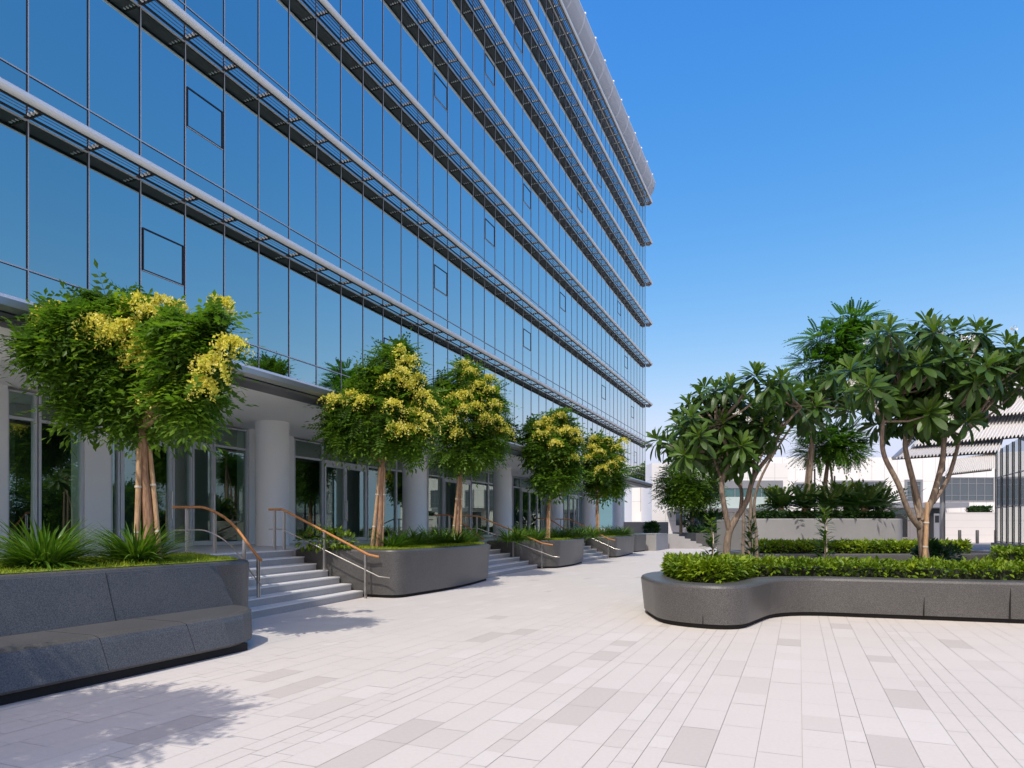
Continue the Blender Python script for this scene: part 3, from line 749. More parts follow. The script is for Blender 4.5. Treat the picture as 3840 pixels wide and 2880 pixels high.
def lobes_points(lobes, n, shell=.55, front=None):
    """lobes: (centre, radii); returns points near the skins, with their outward directions"""
    vol = np.array([r[0] * r[1] * r[2] for _, r in lobes]) ** .67
    k = RNG.choice(len(lobes), n, p=vol / vol.sum()); c = np.array([l[0] for l in lobes])[k]; r = np.array([l[1] for l in lobes])[k]
    d = randdir(n); u = shell + (1 - shell) * RNG.random(n) ** .6
    p = c + d * r * u[:, None]
    return p, nrm(d / r)
def px_lobes(z, items, depth=.8, jit=.35):
    """items: (x, y, rx, ry) as measured, set at distance z with real depth"""
    out = []; k = z * DK / F
    for (x, y, rx, ry) in items:
        c = np.array(at(x, y, z)); c[1] += random.uniform(-jit, jit) * rx * k
        out.append((c, np.array([rx * k, min(rx, ry) * k * depth + .25 * rx * k, ry * k])))
    return out
def branches(b, base, tips, r0, mid=None, n=7):
    for t in tips:
        a = Vector(base); e = Vector(t); m = a.lerp(e, .5) + Vector((random.uniform(-.08, .08), random.uniform(-.08, .08), .08))
        b.tube([a, m, e], [r0, r0 * .7, r0 * .25], n)

# ------------------------------------------------------------------ yellow flowering trees
def raceme_cluster(sc, pos, size, n_strand, dens, q):
    P = []; X = []; Z = []; Sz = []; T = []
    for k in range(n_strand):
        a = random.uniform(0, 2 * math.pi); out = Vector((math.cos(a), math.sin(a), random.uniform(0, 1.3))).normalized(); L = size * random.uniform(.5, 1.15); tk = random.random()
        p = Vector(pos) + out * size * .06; v = out.copy()
        for j in range(dens):
            v = (v + Vector((0, 0, -.30))).normalized(); p = p + v * L / dens
            for _ in range(2):
                w = q * .55
                P.append(p + Vector((random.uniform(-w, w), random.uniform(-w, w), random.uniform(-w, w)))); X.append(randdir(1)[0]); Z.append(randdir(1)[0]); Sz.append(q * random.uniform(.7, 1.3) * (1.15 - .5 * j / dens)); T.append(min(1, max(0, .7 * tk + .3 * random.random())))
    X_, Y_, Z_ = axes(np.array(X), np.array(Z))
    sc.put([(0, 0, 0), (.5, .32, .05), (1, 0, 0), (.5, -.32, .05)], [(0, 1, 2, 3)], np.array(P), X_, Y_, Z_, np.array(Sz), np.array(T), 0)
def flowering_tree(label, z, base_xy, base_h, trunk_px, lobes_px, flowers, nleaf, llen, tmpl, nflow=0, fsize=.28, group="yellow flowering trees along the building", trunk_r=.07, push=None):
    X0, Y0 = base_xy; root = thing("flowering_tree", (X0, Y0, base_h), label, "tree", group)
    lob = px_lobes(z, lobes_px)
    if abs(Y0 - z) > .01:
        for i in range(len(lob)): lob[i][0][1] += Y0 - z
    for i, (x, y, rx, ry) in enumerate(lobes_px):     # lobes pushed out over the paving to stretch the crown's cast shadow
        if push and x > push[0]:
            c, r = lob[i]; w = (Y0 - push[1]) / Y0; c2 = np.array([c[0] * w, c[1] * w, EYE + (c[2] - EYE) * w]); lob[i] = (c2, r * w)
    cen = np.mean([l[0] for l in lob], axis=0)
    b = MB(); tp = at(trunk_px[0], trunk_px[1], Y0)
    fork = Vector(tp); bs = Vector((X0, Y0, base_h - .05))
    b.tube([bs, bs.lerp(fork, .35) + Vector((.02, 0, 0)), bs.lerp(fork, .7) + Vector((-.015, .01, 0)), fork], [trunk_r * 1.15, trunk_r, trunk_r * .9, trunk_r * .85], 10)
    tips = [l[0] for l in lob]
    branches(b, fork, tips, trunk_r * .6)
    b.build("trunk", [M_TRUNK], root)
    sc = Scatter(); p, d = lobes_points(lob, nleaf, .45)
    low = (p[:, 2] - p[:, 2].min()) / max(1e-6, np.ptp(p[:, 2]))
    hz = d.copy(); hz[:, 2] = d[:, 2] * .45 - .15; hz = nrm(hz + .55 * randdir(len(p)))
    up = nrm(np.array([0, 0, 1.0]) + .5 * d + .35 * randdir(len(p)))
    X_, Y_, Z_ = axes(hz, up)
    clump = .5 + .5 * np.sin(p[:, 0] * 5.1 + 1.3 * np.sin(p[:, 2] * 4)) * np.cos(p[:, 1] * 4.3 + p[:, 2] * 3.1)
    tone = np.clip(.14 + .42 * RNG.random(len(p)) + .28 * clump - .08 * low, 0, 1)
    tone[RNG.random(len(p)) < .06] = .95
    for j, t in enumerate(tmpl):
        s_ = slice(j, None, len(tmpl)); sc.put(t[0], t[1], p[s_] - X_[s_] * llen * .6, X_[s_], Y_[s_], Z_[s_], llen * (.7 + .6 * RNG.random(len(p[s_]))), tone[s_])
    sc.build("crown", [M_LEAF], root)
    sc = Scatter(); fl = []
    k = Y0 * DK / F
    for (x, y) in flowers:
        q = np.array(at(x, y, Y0)); best = 0.0
        for c, r in lob:
            e = 1 - ((q[0] - c[0]) / r[0]) ** 2 - ((q[2] - c[2]) / r[2]) ** 2
            if e > 0: best = max(best, (Y0 - c[1]) + r[1] * math.sqrt(e))
        fr = max(best, .1); w = (Y0 - fr) / Y0
        fl.append((np.array([q[0] * w, Y0 - fr, EYE + (q[2] - EYE) * w])))
    if nflow:
        pp, dd = lobes_points(lob, nflow * 4, .97)
        sel = [i for i in range(len(pp)) if dd[i][2] > -.1][:nflow]
        fl += [pp[i] for i in sel]
    for q in fl: raceme_cluster(sc, q, fsize * random.uniform(.75, 1.2), 26 if Y0 < 14 else 18, 11 if Y0 < 14 else 8, .052 if Y0 < 14 else (.06 if Y0 < 24 else .085))
    sc.build("blossom", [M_YEL], root)
    return root
def sdxy(xdisp, d):
    r = (xdisp * DK - 1920) / F; z = d / (S - C * r); return (r * z, z)
def stake(p0, p1, r, label, mat=None, name="timber_stake", group="timber stakes propping the young trees"):
    b = MB(); a, e = Vector(p0), Vector(p1); b.tube([a, a.lerp(e, .5) + Vector((.006, 0, 0)), e], [r, r * .95, r * .85], 9)
    for t in (.3, .68):
        c = a.lerp(e, t); b.tube([c - (e - a).normalized() * .015, c + (e - a).normalized() * .015], r * 1.12, 9, 1)
    o = b.build(name, [mat or M_STAKE, M_PALE], None, tuple(p0)); return tag(o, label, "stake", group)

t1 = sdxy(322, 8.75)
flowering_tree("nearest yellow flowering tree, broad crown over the bench planter", t1[1], t1, 1.02, (308, 925),
    [(280, 800, 145, 105), (145, 765, 85, 65), (392, 800, 88, 100), (300, 700, 95, 60), (190, 715, 80, 55), (400, 720, 80, 55), (462, 700, 42, 52), (295, 880, 125, 50), (160, 865, 62, 42), (80, 745, 38, 34), (418, 880, 48, 40), (470, 750, 26, 42), (115, 690, 42, 28), (200, 640, 30, 20)],
    [(300, 650), (352, 650), (318, 668), (478, 650), (230, 700), (212, 690), (252, 712), (435, 722), (500, 738), (400, 748), (322, 770), (365, 772), (438, 825), (395, 880), (338, 845), (270, 700), (380, 660), (118, 662), (350, 800), (300, 745), (455, 780)],
    4000, .44, T_PIN, 3, .36, push=(330, 1.1))
b1 = Vector((t1[0], t1[1], 1.02)); tf = Vector(at(310, 985, t1[1]))
stake(b1 + Vector((-.13, -.12, 0)), tf + Vector((-.03, -.06, .1)), .042, "left timber stake leaning on the nearest flowering tree")
stake(b1 + Vector((.16, .02, 0)), tf + Vector((.06, .05, .15)), .036, "right timber stake leaning on the nearest flowering tree")
t2 = sdxy(815, 9.3)
flowering_tree("yellow flowering tree with a tall narrow top, second along the building", t2[1], t2, 1.02, (826, 1000),
    [(820, 890, 110, 75), (850, 800, 62, 60), (745, 880, 62, 48), (900, 880, 52, 72), (865, 760, 35, 30), (810, 945, 95, 42), (730, 930, 45, 40), (890, 950, 45, 42), (800, 830, 50, 45)],
    [(862, 755), (880, 775), (872, 800), (714, 860), (735, 862), (845, 815), (900, 815), (915, 850), (898, 888), (885, 830), (780, 860), (905, 925), (878, 925), (860, 920), (930, 870), (918, 905), (760, 850), (850, 870)],
    2900, .44, T_PIN, 0, .46)
b2 = Vector((t2[0], t2[1], 1.02)); tf = Vector(at(826, 1010, t2[1]))
stake(b2 + Vector((-.12, -.1, 0)), tf + Vector((-.05, -.04, 0)), .04, "left timber stake leaning on the second flowering tree")
stake(b2 + Vector((.10, .04, 0)), tf + Vector((.03, .05, 0)), .04, "right timber stake leaning on the second flowering tree")
t3 = sdxy(984, 9.6)
flowering_tree("third yellow flowering tree, overlapping the crown of the second", t3[1], t3, 1.02, (993, 1030),
    [(1000, 900, 72, 70), (1010, 830, 55, 48), (1060, 880, 42, 55), (960, 880, 45, 60), (1000, 975, 82, 42), (1070, 950, 35, 40), (1005, 795, 35, 25), (950, 830, 28, 30)],
    [(1005, 785), (1015, 800), (1035, 830), (1060, 840), (1010, 850), (985, 855), (1062, 870), (1050, 900), (1068, 905), (975, 905), (1090, 930), (1000, 880), (955, 885), (1030, 875), (1055, 815), (990, 930)],
    2500, .46, T_PIN, 0, .50)
b3 = Vector((t3[0], t3[1], 1.02)); tf = Vector(at(993, 1030, t3[1]))
stake(b3 + Vector((-.10, -.1, 0)), tf + Vector((-.03, -.04, 0)), .04, "left timber stake leaning on the third flowering tree")
stake(b3 + Vector((.14, .04, 0)), tf + Vector((.05, .05, 0)), .04, "right timber stake leaning on the third flowering tree")
t4 = sdxy(1181, 9.6)
flowering_tree("fourth yellow flowering tree, round crown in front of the far columns", t4[1], t4, 1.02, (1186, 1075),
    [(1190, 970, 62, 60), (1180, 920, 52, 32), (1230, 940, 34, 45), (1150, 960, 32, 45), (1195, 1035, 58, 32), (1235, 1010, 28, 32), (1210, 895, 25, 18)],
    [(1210, 895), (1185, 905), (1165, 915), (1215, 930), (1240, 930), (1225, 925), (1200, 955), (1250, 950), (1190, 925), (1235, 985), (1170, 935)],
    1900, .48, T_PINF, 0, .52)
b4 = Vector((t4[0], t4[1], 1.02)); tf = Vector(at(1186, 1075, t4[1]))
stake(b4 + Vector((.10, -.08, 0)), tf + Vector((.03, -.04, 0)), .04, "timber stake tied to the fourth flowering tree")
t5 = sdxy(1288, 9.8)
flowering_tree("fifth and smallest looking yellow flowering tree, at the far end of the row", t5[1], t5, 1.02, (1290, 1080),
    [(1300, 1000, 45, 50), (1290, 960, 35, 26), (1325, 985, 26, 36), (1275, 1010, 25, 40), (1305, 1050, 46, 26), (1335, 1040, 20, 24)],
    [(1285, 945), (1310, 950), (1330, 965), (1295, 975), (1270, 985), (1320, 1000), (1335, 990), (1300, 1010), (1280, 965), (1345, 950)],
    1500, .52, T_PINF, 0, .52)
b5 = Vector((t5[0], t5[1], 1.02)); tf = Vector(at(1290, 1080, t5[1]))
stake(b5 + Vector((.12, -.08, 0)), tf + Vector((.04, -.04, 0)), .045, "timber stake tied to the fifth flowering tree")

# tree whose shadow falls across the lower left of the plaza, standing just outside the view
sx_, dx_ = .55, 5.5
X0, Y0, _ = W(sx_, dx_, 0)
po = rounded([(X0 - .7, Y0 - .7), (X0 + .7, Y0 - .7), (X0 + .7, Y0 + .7), (X0 - .7, Y0 + .7)], .2)
planter(po, .6, .12, "square dark granite planter standing alone on the open paving", None, .03)
def free_tree():
    root = thing("flowering_tree", (X0, Y0, .5), "flowering tree in the lone square planter on the paving", "tree", "yellow flowering trees along the building")
    lob = [(np.array([X0, Y0, 4.1]), np.array([1.1, 1.1, .8])), (np.array([X0 + .5, Y0 + .5, 3.8]), np.array([.8, .8, .6])), (np.array([X0 - .4, Y0 + .3, 4.6]), np.array([.8, .8, .5]))]
    b = MB(); b.tube([(X0, Y0, .45), (X0, Y0, 2), (X0 + .03, Y0, 3.4)], [.08, .07, .05], 8); branches(b, (X0 + .03, Y0, 3.3), [l[0] for l in lob], .04); b.build("trunk", [M_TRUNK], root)
    sc = Scatter(); p, d = lobes_points(lob, 1100, .4); hz = nrm(d * [1, 1, .4] + .5 * randdir(len(p))); X_, Y_, Z_ = axes(hz, nrm(np.array([0, 0, 1.]) + .4 * d))
    sc.put(*T_PIN[1], p, X_, Y_, Z_, .36, RNG.random(len(p)) * .7); sc.build("crown", [M_LEAF], root)
free_tree()
for k_, (s_, d_, h_) in enumerate([(7.5, -9.5, 4.6), (12.5, -10.5, 5.2), (17.5, -9.8, 4.8), (23, -12.0, 5.4), (28, -11.4, 5.0), (33, -11.8, 5.3)]):
    X0, Y0, _ = W(s_, d_, 0); lab = ["first", "second", "third", "fourth", "fifth", "sixth"][k_]
    q = rounded([(X0 - .8, Y0 - .8), (X0 + .8, Y0 - .8), (X0 + .8, Y0 + .8), (X0 - .8, Y0 + .8)], .2)
    planter(q, .55, .12, "square planter under the " + lab + " shade tree on the open side of the plaza", None, .03)
    root = thing("shade_tree", (X0, Y0, .45), lab + " dense green shade tree on the open side of the plaza", "tree", "shade trees mirrored in the shop front")
    b = MB(); b.tube([(X0, Y0, .42), (X0, Y0, h_ * .5), (X0, Y0, h_ * .7)], [.10, .08, .06], 8); b.build("trunk", [M_PTRUNK], root)
    lob = [(np.array([X0 + random.uniform(-1, 1), Y0 + random.uniform(-1, 1), h_ * random.uniform(.45, .85)]), np.array([1.3, 1.3, 1.0])) for _ in range(6)]
    sc = Scatter(); p, d = lobes_points(lob, 1500, .4); X_, Y_, Z_ = axes(nrm(d + .6 * randdir(len(p))), nrm(np.array([0, 0, 1.]) + .5 * randdir(len(p))))
    sc.put(*T_PINF[1], p, X_, Y_, Z_, .6, RNG.random(len(p)) * .8); sc.build("crown", [M_LEAF], root)

HEDGE_BACK = [W(-1, -14)[:2], W(40, -14)[:2], W(40, -15.2)[:2], W(-1, -15.2)[:2]]  # unseen hedge, added to give the shop glass something green to reflect
# ------------------------------------------------------------------ planting in the granite planters
def grass_fill(name, poly, h, n, label_kind=None, size=.05, mat=None, bumps=.02):
    P = np.array(poly); mn, mxx = P.min(0), P.max(0)
    pts = []
    from mathutils.geometry import intersect_point_tri_2d
    import itertools
    def inside(x, y):
        c = np.zeros(len(x), bool); j = len(P) - 1
        for i in range(len(P)):
            xi, yi = P[i]; xj, yj = P[j]
            cond = ((yi > y) != (yj > y)) & (x < (xj - xi) * (y - yi) / ((yj - yi) + 1e-12) + xi); c ^= cond; j = i
        return c
    x = RNG.uniform(mn[0], mxx[0], n * 2); y = RNG.uniform(mn[1], mxx[1], n * 2); k = inside(x, y); x = x[k][:n]; y = y[k][:n]
    z = h + bumps * np.sin(x * 3.1) * np.cos(y * 2.7)
    pos = np.stack([x, y, z], 1); d = nrm(np.array([0, 0, 1.]) + .7 * randdir(len(x))); X_, Y_, Z_ = axes(d, randdir(len(x)))
    tone = np.clip(.5 + .35 * np.sin(x * 2.3 + y) * np.cos(y * 1.9) + RNG.uniform(-.35, .35, len(x)), 0, 1)
    sc = Scatter(); sc.put(*T_TUFT, pos, X_, Y_, Z_, size * (.6 + .8 * RNG.random(len(x))), tone)
    g = sc.V; o = sc.build(name, [mat or M_GRASS]); return tag(o, kind='stuff')
M_TURF = plain("turf_base", (.18, .24, .016), .9, 0, .35, 9, .5, 30)
def turf(poly, h):
    q = inset(poly, .16); b = MB(); b.add([(x, y, h) for x, y in q], [tuple(range(len(q)))]); return b, q
for poly, n in ((P1, 9000), (P2, 6000), (P3, 3000), (P4, 2000), (P5, 500)):
    pl_ = poly if .5 * sum(poly[i][0] * poly[(i + 1) % len(poly)][1] - poly[(i + 1) % len(poly)][0] * poly[i][1] for i in range(len(poly))) > 0 else poly[::-1]
    b, q = turf(pl_, 1.105)
    if poly is P1: q = [p for p in q]
    o = b.build("lawn", [M_TURF]); tag(o, kind='stuff')
    grass_fill("grass", inset(pl_, .155), 1.10, n * 2, size=.055 if n > 5000 else .07)

def clump_mesh(n, L, spread=1.0, mat=None, tb=.1, seed=0):
    sc = Scatter(); a = RNG.uniform(0, 2 * math.pi, n); el = RNG.uniform(.62, 1.5, n)
    d = np.stack([np.cos(a) * np.cos(el), np.sin(a) * np.cos(el), np.sin(el)], 1); up = nrm(np.stack([-np.cos(a) * np.sin(el), -np.sin(a) * np.sin(el), np.cos(el)], 1) + .0 * d)
    X_, Y_, Z_ = axes(d, up); pos = np.stack([np.cos(a) * .10 * spread * RNG.random(n), np.sin(a) * .10 * spread * RNG.random(n), np.zeros(n)], 1)
    tone = np.clip(tb + .8 * RNG.random(n) ** 1.3, 0, 1)
    for j, t in enumerate(T_BLADE):
        s_ = slice(j, None, 3); sc.put(t[0], t[1], pos[s_], X_[s_], Y_[s_], Z_[s_], L * (.55 + .55 * RNG.random(len(pos[s_]))), tone[s_])
    return sc
clumps = []
def clump(x, d, base_h, sc_, label, group, proto=[None, None], kind=0):
    X, Y = sdxy(x, d)
    if proto[kind] is None:
        s_ = clump_mesh(560, .74, 2.4, tb=.3) if kind == 0 else clump_mesh(230, .70, 1.8, tb=.3)
        o = s_.build("strap_leaf_plant", [M_BLADE]); tag(o, label, "plant", group); proto[kind] = o
    else:
        o = proto[kind].copy(); COL.objects.link(o); o['label'] = label; o['group'] = group
    o.location = (X, Y, base_h); o.rotation_euler = (0, 0, random.uniform(0, 6)); o.scale = (sc_ * random.uniform(.95, 1.05),) * 3
    return o
GC = "strap leaved plants in the granite planters"
clump(92, 8.95, 1.05, .95, "big arching strap leaved plant at the left end of the bench planter", GC)
clump(295, 8.85, 1.05, .92, "big arching strap leaved plant around the nearest flowering tree trunk", GC)
for k, (x, d) in enumerate([(845, 9.2), (872, 9.5), (900, 9.25), (930, 9.6), (955, 9.4), (1000, 9.6), (985, 9.25), (1020, 9.9)]):
    clump(x, d, 1.05, .95, "strap leaved plants massed on the right half of the curved planter", GC + " massed on the curved planter", kind=1)
for k, (x, d) in enumerate([(1100, 9.9), (1120, 9.6), (1140, 9.9), (1160, 9.5), (1200, 9.6), (1220, 9.4), (1238, 9.7), (1252, 9.5)]):
    clump(x, d, 1.05, 1.0, "strap leaved plants massed between the second and third flights of steps", GC + " between the flights", kind=1)
for k, (x, d) in enumerate([(1268, 9.7), (1280, 9.4), (1304, 9.7), (1318, 9.4), (1332, 9.7), (1345, 9.5)]):
    clump(x, d, 1.05, 1.15, "strap leaved plants massed under the fifth flowering tree", GC + " at the far end", kind=1)

def leafy_shrub(name, loc, lobes, n, size, mat, label, cat, group=None, tbase=.1, stem=True):
    root = thing(name, loc, label, cat, group)
    lob = [(np.array(loc) + np.array(c), np.array(r)) for c, r in lobes]
    if stem:
        b = MB()
        for c, r in lob: b.tube([loc, tuple(np.array(loc) * .5 + c * .5), tuple(c)], [.02, .014, .006], 6)
        b.build("stem", [M_PTRUNK], root)
    sc = Scatter(); p, d = lobes_points(lob, n, .5); X_, Y_, Z_ = axes(nrm(d + .6 * randdir(n) + [0, 0, .25]), nrm(np.array([0, 0, 1.]) + .5 * randdir(n)))
    sc.put(*T_LEAF, p, X_, Y_, Z_, size * (.7 + .6 * RNG.random(n)), np.clip(tbase + .75 * RNG.random(n), 0, 1)); sc.build("leaves", [mat], root); return root
X, Y = sdxy(688, 10.25)
leafy_shrub("shrub", (X, Y, 1.06), [((0, 0, .3), (.35, .3, .25)), ((.35, .1, .28), (.3, .25, .22)), ((-.3, .05, .25), (.22, .2, .18)), ((.6, .1, .22), (.2, .2, .16))], 420, .13, M_HEDGE, "rounded green shrub behind the straight handrail", "shrub", None, .0)
# ------------------------------------------------------------------ right hand island planter
A_out = rounded([(2.42, 13.45), (2.40, 11.15), (3.5, 10.42), (4.95, 12.5), (9.2, 11.05), (17.0, 8.4), (18.0, 11.4), (10.5, 14.6), (6.4, 15.9), (4.3, 15.6)],
                [.9, .8, .8, .9, .05, .05, .05, .3, .5, 1.2], 9)
pa = planter(A_out, .70, .46, "low dark granite planter with a rounded end, holding the two plumeria trees", GP, .06, .04, .075)
b = MB()
for (x, y) in [(2632, 2357), (3458, 2325), (3780, 2338)]:
    z = EYE * F / (y - YH); X = (x - 1920) / F * z
    b.box(X - .004, X + .004, z - .062, z - .03, .08, .62)
b.build("panel_joint", [M_RECESS], pa)
def pt_in(P, x, y):
    P = np.array(P); c = np.zeros(len(x), bool); j = len(P) - 1
    for i in range(len(P)):
        xi, yi = P[i]; xj, yj = P[j]; c ^= ((yi > y) != (yj > y)) & (x < (xj - xi) * (y - yi) / ((yj - yi) + 1e-12) + xi); j = i
    return c
def hedge(name, poly, h0, h1, n, size, mat, label, group=None, tb=.15, rough=.06, skip=None):
    """a clipped mass of leaves over a dark core, following an outline"""
    ar = .5 * sum(poly[i][0] * poly[(i + 1) % len(poly)][1] - poly[(i + 1) % len(poly)][0] * poly[i][1] for i in range(len(poly)))
    if ar < 0: poly = poly[::-1]
    c = np.mean(poly, axis=0); root = thing(name, (c[0], c[1], h0), label, "hedge", group)
    q = inset(poly, .10); b = MB(); ring(b, [(q, h0), (inset(q, .03), h1 - .14)]); qq = inset(q, .03); b.add([(x, y, h1 - .14) for x, y in qq], [tuple(range(len(qq)))]); b.build("core", [M_HEDGECORE], root)
    P = np.array(poly); seg = np.roll(P, -1, 0) - P; L = np.linalg.norm(seg, axis=1)
    # sides
    ns = int(n * .45); k = RNG.choice(len(P), ns, p=L / L.sum()); t = RNG.random(ns); xy_ = P[k] + seg[k] * t[:, None]; nn = np.stack([seg[k][:, 1], -seg[k][:, 0]], 1) / L[k][:, None]
    zz = h0 + (h1 - h0) * RNG.random(ns) ** .8; bulge = .05 * np.sin(np.pi * (zz - h0) / (h1 - h0))
    ps = np.concatenate([xy_ + nn * (bulge - .05 - .10 * RNG.random(ns))[:, None], zz[:, None]], 1); ds = np.concatenate([nn, .35 * np.ones((ns, 1))], 1)
    mn, mxx = P.min(0), P.max(0); nt_ = n - ns; x = RNG.uniform(mn[0], mxx[0], nt_ * 5); y = RNG.uniform(mn[1], mxx[1], nt_ * 5); kk = pt_in(poly, x, y); x = x[kk][:nt_]; y = y[kk][:nt_]
    zt = h1 - .05 + rough * (np.sin(x * 7.3 + 1.7 * np.sin(y * 5)) * np.cos(y * 6.1 + x * 2)) - .10 * RNG.random(len(x))
    ptp = np.stack([x, y, zt], 1); dt = np.stack([0 * x, 0 * x, 1 + 0 * x], 1)
    p = np.concatenate([ps, ptp]); d = np.concatenate([ds, dt]); m = len(p)
    X_, Y_, Z_ = axes(nrm(d + .75 * randdir(m)), nrm(np.array([0, 0, 1.]) + .6 * randdir(m)))
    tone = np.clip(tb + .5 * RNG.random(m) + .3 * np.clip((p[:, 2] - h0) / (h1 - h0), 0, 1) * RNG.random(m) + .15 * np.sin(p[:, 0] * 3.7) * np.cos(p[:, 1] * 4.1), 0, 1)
    sc = Scatter(); sc.put(*T_LEAF, p, X_, Y_, Z_, size * (.65 + .7 * RNG.random(m)), tone); sc.build("leaves", [mat], root); return root
M_HEDGECORE = plain("hedge_twigs", (.018, .026, .010), .9, 0, .5, 12)
A_ccw = A_out if .5 * sum(A_out[i][0] * A_out[(i + 1) % len(A_out)][1] - A_out[(i + 1) % len(A_out)][0] * A_out[i][1] for i in range(len(A_out))) > 0 else A_out[::-1]
# front strip of hedge: the lobed end and the long front
lobe = rounded([(2.95, 13.35), (2.93, 11.6), (3.5, 11.12), (4.4, 12.45), (4.6, 13.0), (3.9, 14.2), (3.3, 14.1)], [.5, .7, .5, .3, .3, .4, .4], 6)
hedge("hedge", lobe, .66, 1.02, 6500, .105, M_HEDGE, "low clipped hedge filling the rounded end of the plumeria planter", "low clipped hedges", .22)
longp = rounded([(4.6, 13.08), (9.3, 11.52), (16.8, 8.95), (17.1, 9.9), (9.6, 12.55), (4.75, 14.2)], .1, 3)
hedge("hedge", longp, .66, .98, 9500, .105, M_HEDGE, "long low clipped hedge running right along the plumeria planter front", "low clipped hedges", .18)
dk = rounded([(4.3, 13.9), (6.0, 13.9), (9.5, 12.7), (12, 11.9), (12.2, 13.2), (9.6, 14.2), (6.3, 15.2), (4.6, 15.0)], .2, 3)
hedge("hedge", dk, .64, .86, 5000, .11, M_HEDGEDK, "dark green ground cover under the plumeria trunks", "low clipped hedges", .0, .05)

hedge('hedge', HEDGE_BACK, 0, 2.6, 6000, .34, M_HEDGEDK, 'unseen tall dark hedge added behind the shade trees for the shop front to reflect', 'tall hedges', .1, .1)
# second and raised planters behind
B_out = rounded([(7.4, 21.0), (14.6, 21.0), (16.5, 22.2), (16.0, 24.6), (7.6, 24.6)], [.3, .5, .5, .2, .2], 5)
planter(B_out, .79, .16, "low pale edged planter bed in front of the raised grey wall", GP, .02, .05)
hedge("hedge", rounded([(7.7, 21.25), (14.3, 21.25), (14.5, 22.4), (7.8, 22.4)], .15, 3), .74, 1.13, 6000, .14, M_HEDGE, "yellow green clipped hedge at the foot of the raised grey wall", "low clipped hedges", .30)
hedge("hedge", rounded([(14.2, 19.6), (16.0, 19.2), (16.4, 20.6), (14.6, 20.9)], .2, 3), .0, .98, 2500, .14, M_HEDGE, "short hedge block right of the right plumeria, by the road", "low clipped hedges", .12)
C_out = rounded([(9.35, 26.3), (12.0, 26.0), (14.95, 26.3), (15.6, 27.2), (15.4, 31.5), (9.4, 31.5)], [.2, 2, .3, .4, .2, .2], 6)
def raised():
    c = np.mean(C_out, axis=0); root = thing("raised_planter", (c[0], c[1], 0), "tall pale grey plastered planter topped with cycads", "planter")
    b = MB(); P = C_out; ring(b, [(P, 0), (P, 1.90), (inset(P, .02), 1.93), (inset(P, .2), 1.93), (inset(P, .2), 1.7)]); b.build("wall", [M_CONC], root)
    b = MB(); q = inset(P, .19); b.add([(x, y, 1.85) for x, y in q], [tuple(range(len(q)))]); b.build("soil", [M_SOIL], root)
raised()
hedge("hedge", rounded([(9.6, 26.5), (14.9, 26.5), (14.9, 27.6), (9.6, 27.6)], .2, 3), 1.86, 2.18, 3500, .15, M_HEDGEDK, "dark low hedge along the top of the raised grey wall", "low clipped hedges", .25)

def cycad_root(loc, label, n=26, L=1.15):
    root = thing("cycad", loc, label, "cycad", "cycads on the raised grey planter")
    b = MB(); b.tube([(loc[0], loc[1], loc[2] - .05), (loc[0], loc[1], loc[2] + .2), (loc[0], loc[1], loc[2] + .45)], [.13, .16, .11], 10); b.build("trunk", [M_STAKE], root)
    sc = Scatter(); a = np.arange(n) * 2.39996 + RNG.uniform(-.2, .2, n); el = np.linspace(1.25, .12, n)
    d = np.stack([np.cos(a) * np.cos(el), np.sin(a) * np.cos(el), np.sin(el)], 1); up = np.stack([-np.cos(a) * np.sin(el), -np.sin(a) * np.sin(el), np.cos(el)], 1); X_, Y_, Z_ = axes(d, up)
    pos = np.tile(np.array(loc) + [0, 0, .42], (n, 1)) + d * .05
    tone = np.clip(.1 + .45 * RNG.random(n) + .3 * (el > .9), 0, 1)
    for j, t in enumerate(T_CYC):
        s_ = slice(j, None, 3); sc.put(t[0], t[1], pos[s_], X_[s_], Y_[s_], Z_[s_], L * (.85 + .3 * RNG.random(len(pos[s_]))), tone[s_])
    sc.build("fronds", [M_CYCAD], root); return root
cy = [(1688, 27.3, "cycad at the left end of the raised wall, yellow green fronds", 1.0), (1738, 27.2, "cycad with a stout pale trunk, second from the left on the wall", 1.0),
      (1790, 27.4, "cycad behind the slender pole on the raised wall", 1.0), (1830, 27.9, "dark cycad in the middle of the raised wall cluster", 1.15), (1868, 27.1, "cycad with upright yellow tinged fronds near the right end of the wall", 1.05), (1900, 27.8, "dark cycad at the right end of the raised wall", 1.0)]
cp = None
for x, z, lab, sc_ in cy:
    X = (x * DK - 1920) / F * z; loc = (X, z, 1.9)
    if cp is None: cp = cycad_root(loc, lab)
    else: dup(cp, loc, lab, random.uniform(0, 6), sc_)
leafy_shrub("shrub", ((1845 * DK - 1920) / F * 28.3, 28.3, 1.9), [((0, 0, .7), (.5, .4, .4)), ((.3, 0, 1.2), (.35, .3, .3)), ((-.35, 0, 1.05), (.3, .3, .3))], 500, .17, M_HEDGEDK, "bushy shrub rising above the cycads on the raised wall", "shrub")
leafy_shrub("shrub", ((1672 * DK - 1920) / F * 27.9, 27.9, 1.9), [((0, 0, .5), (.4, .3, .35)), ((.0, 0, 1.0), (.28, .25, .28))], 360, .17, M_HEDGE, "green bush at the far left corner of the raised wall", "shrub")

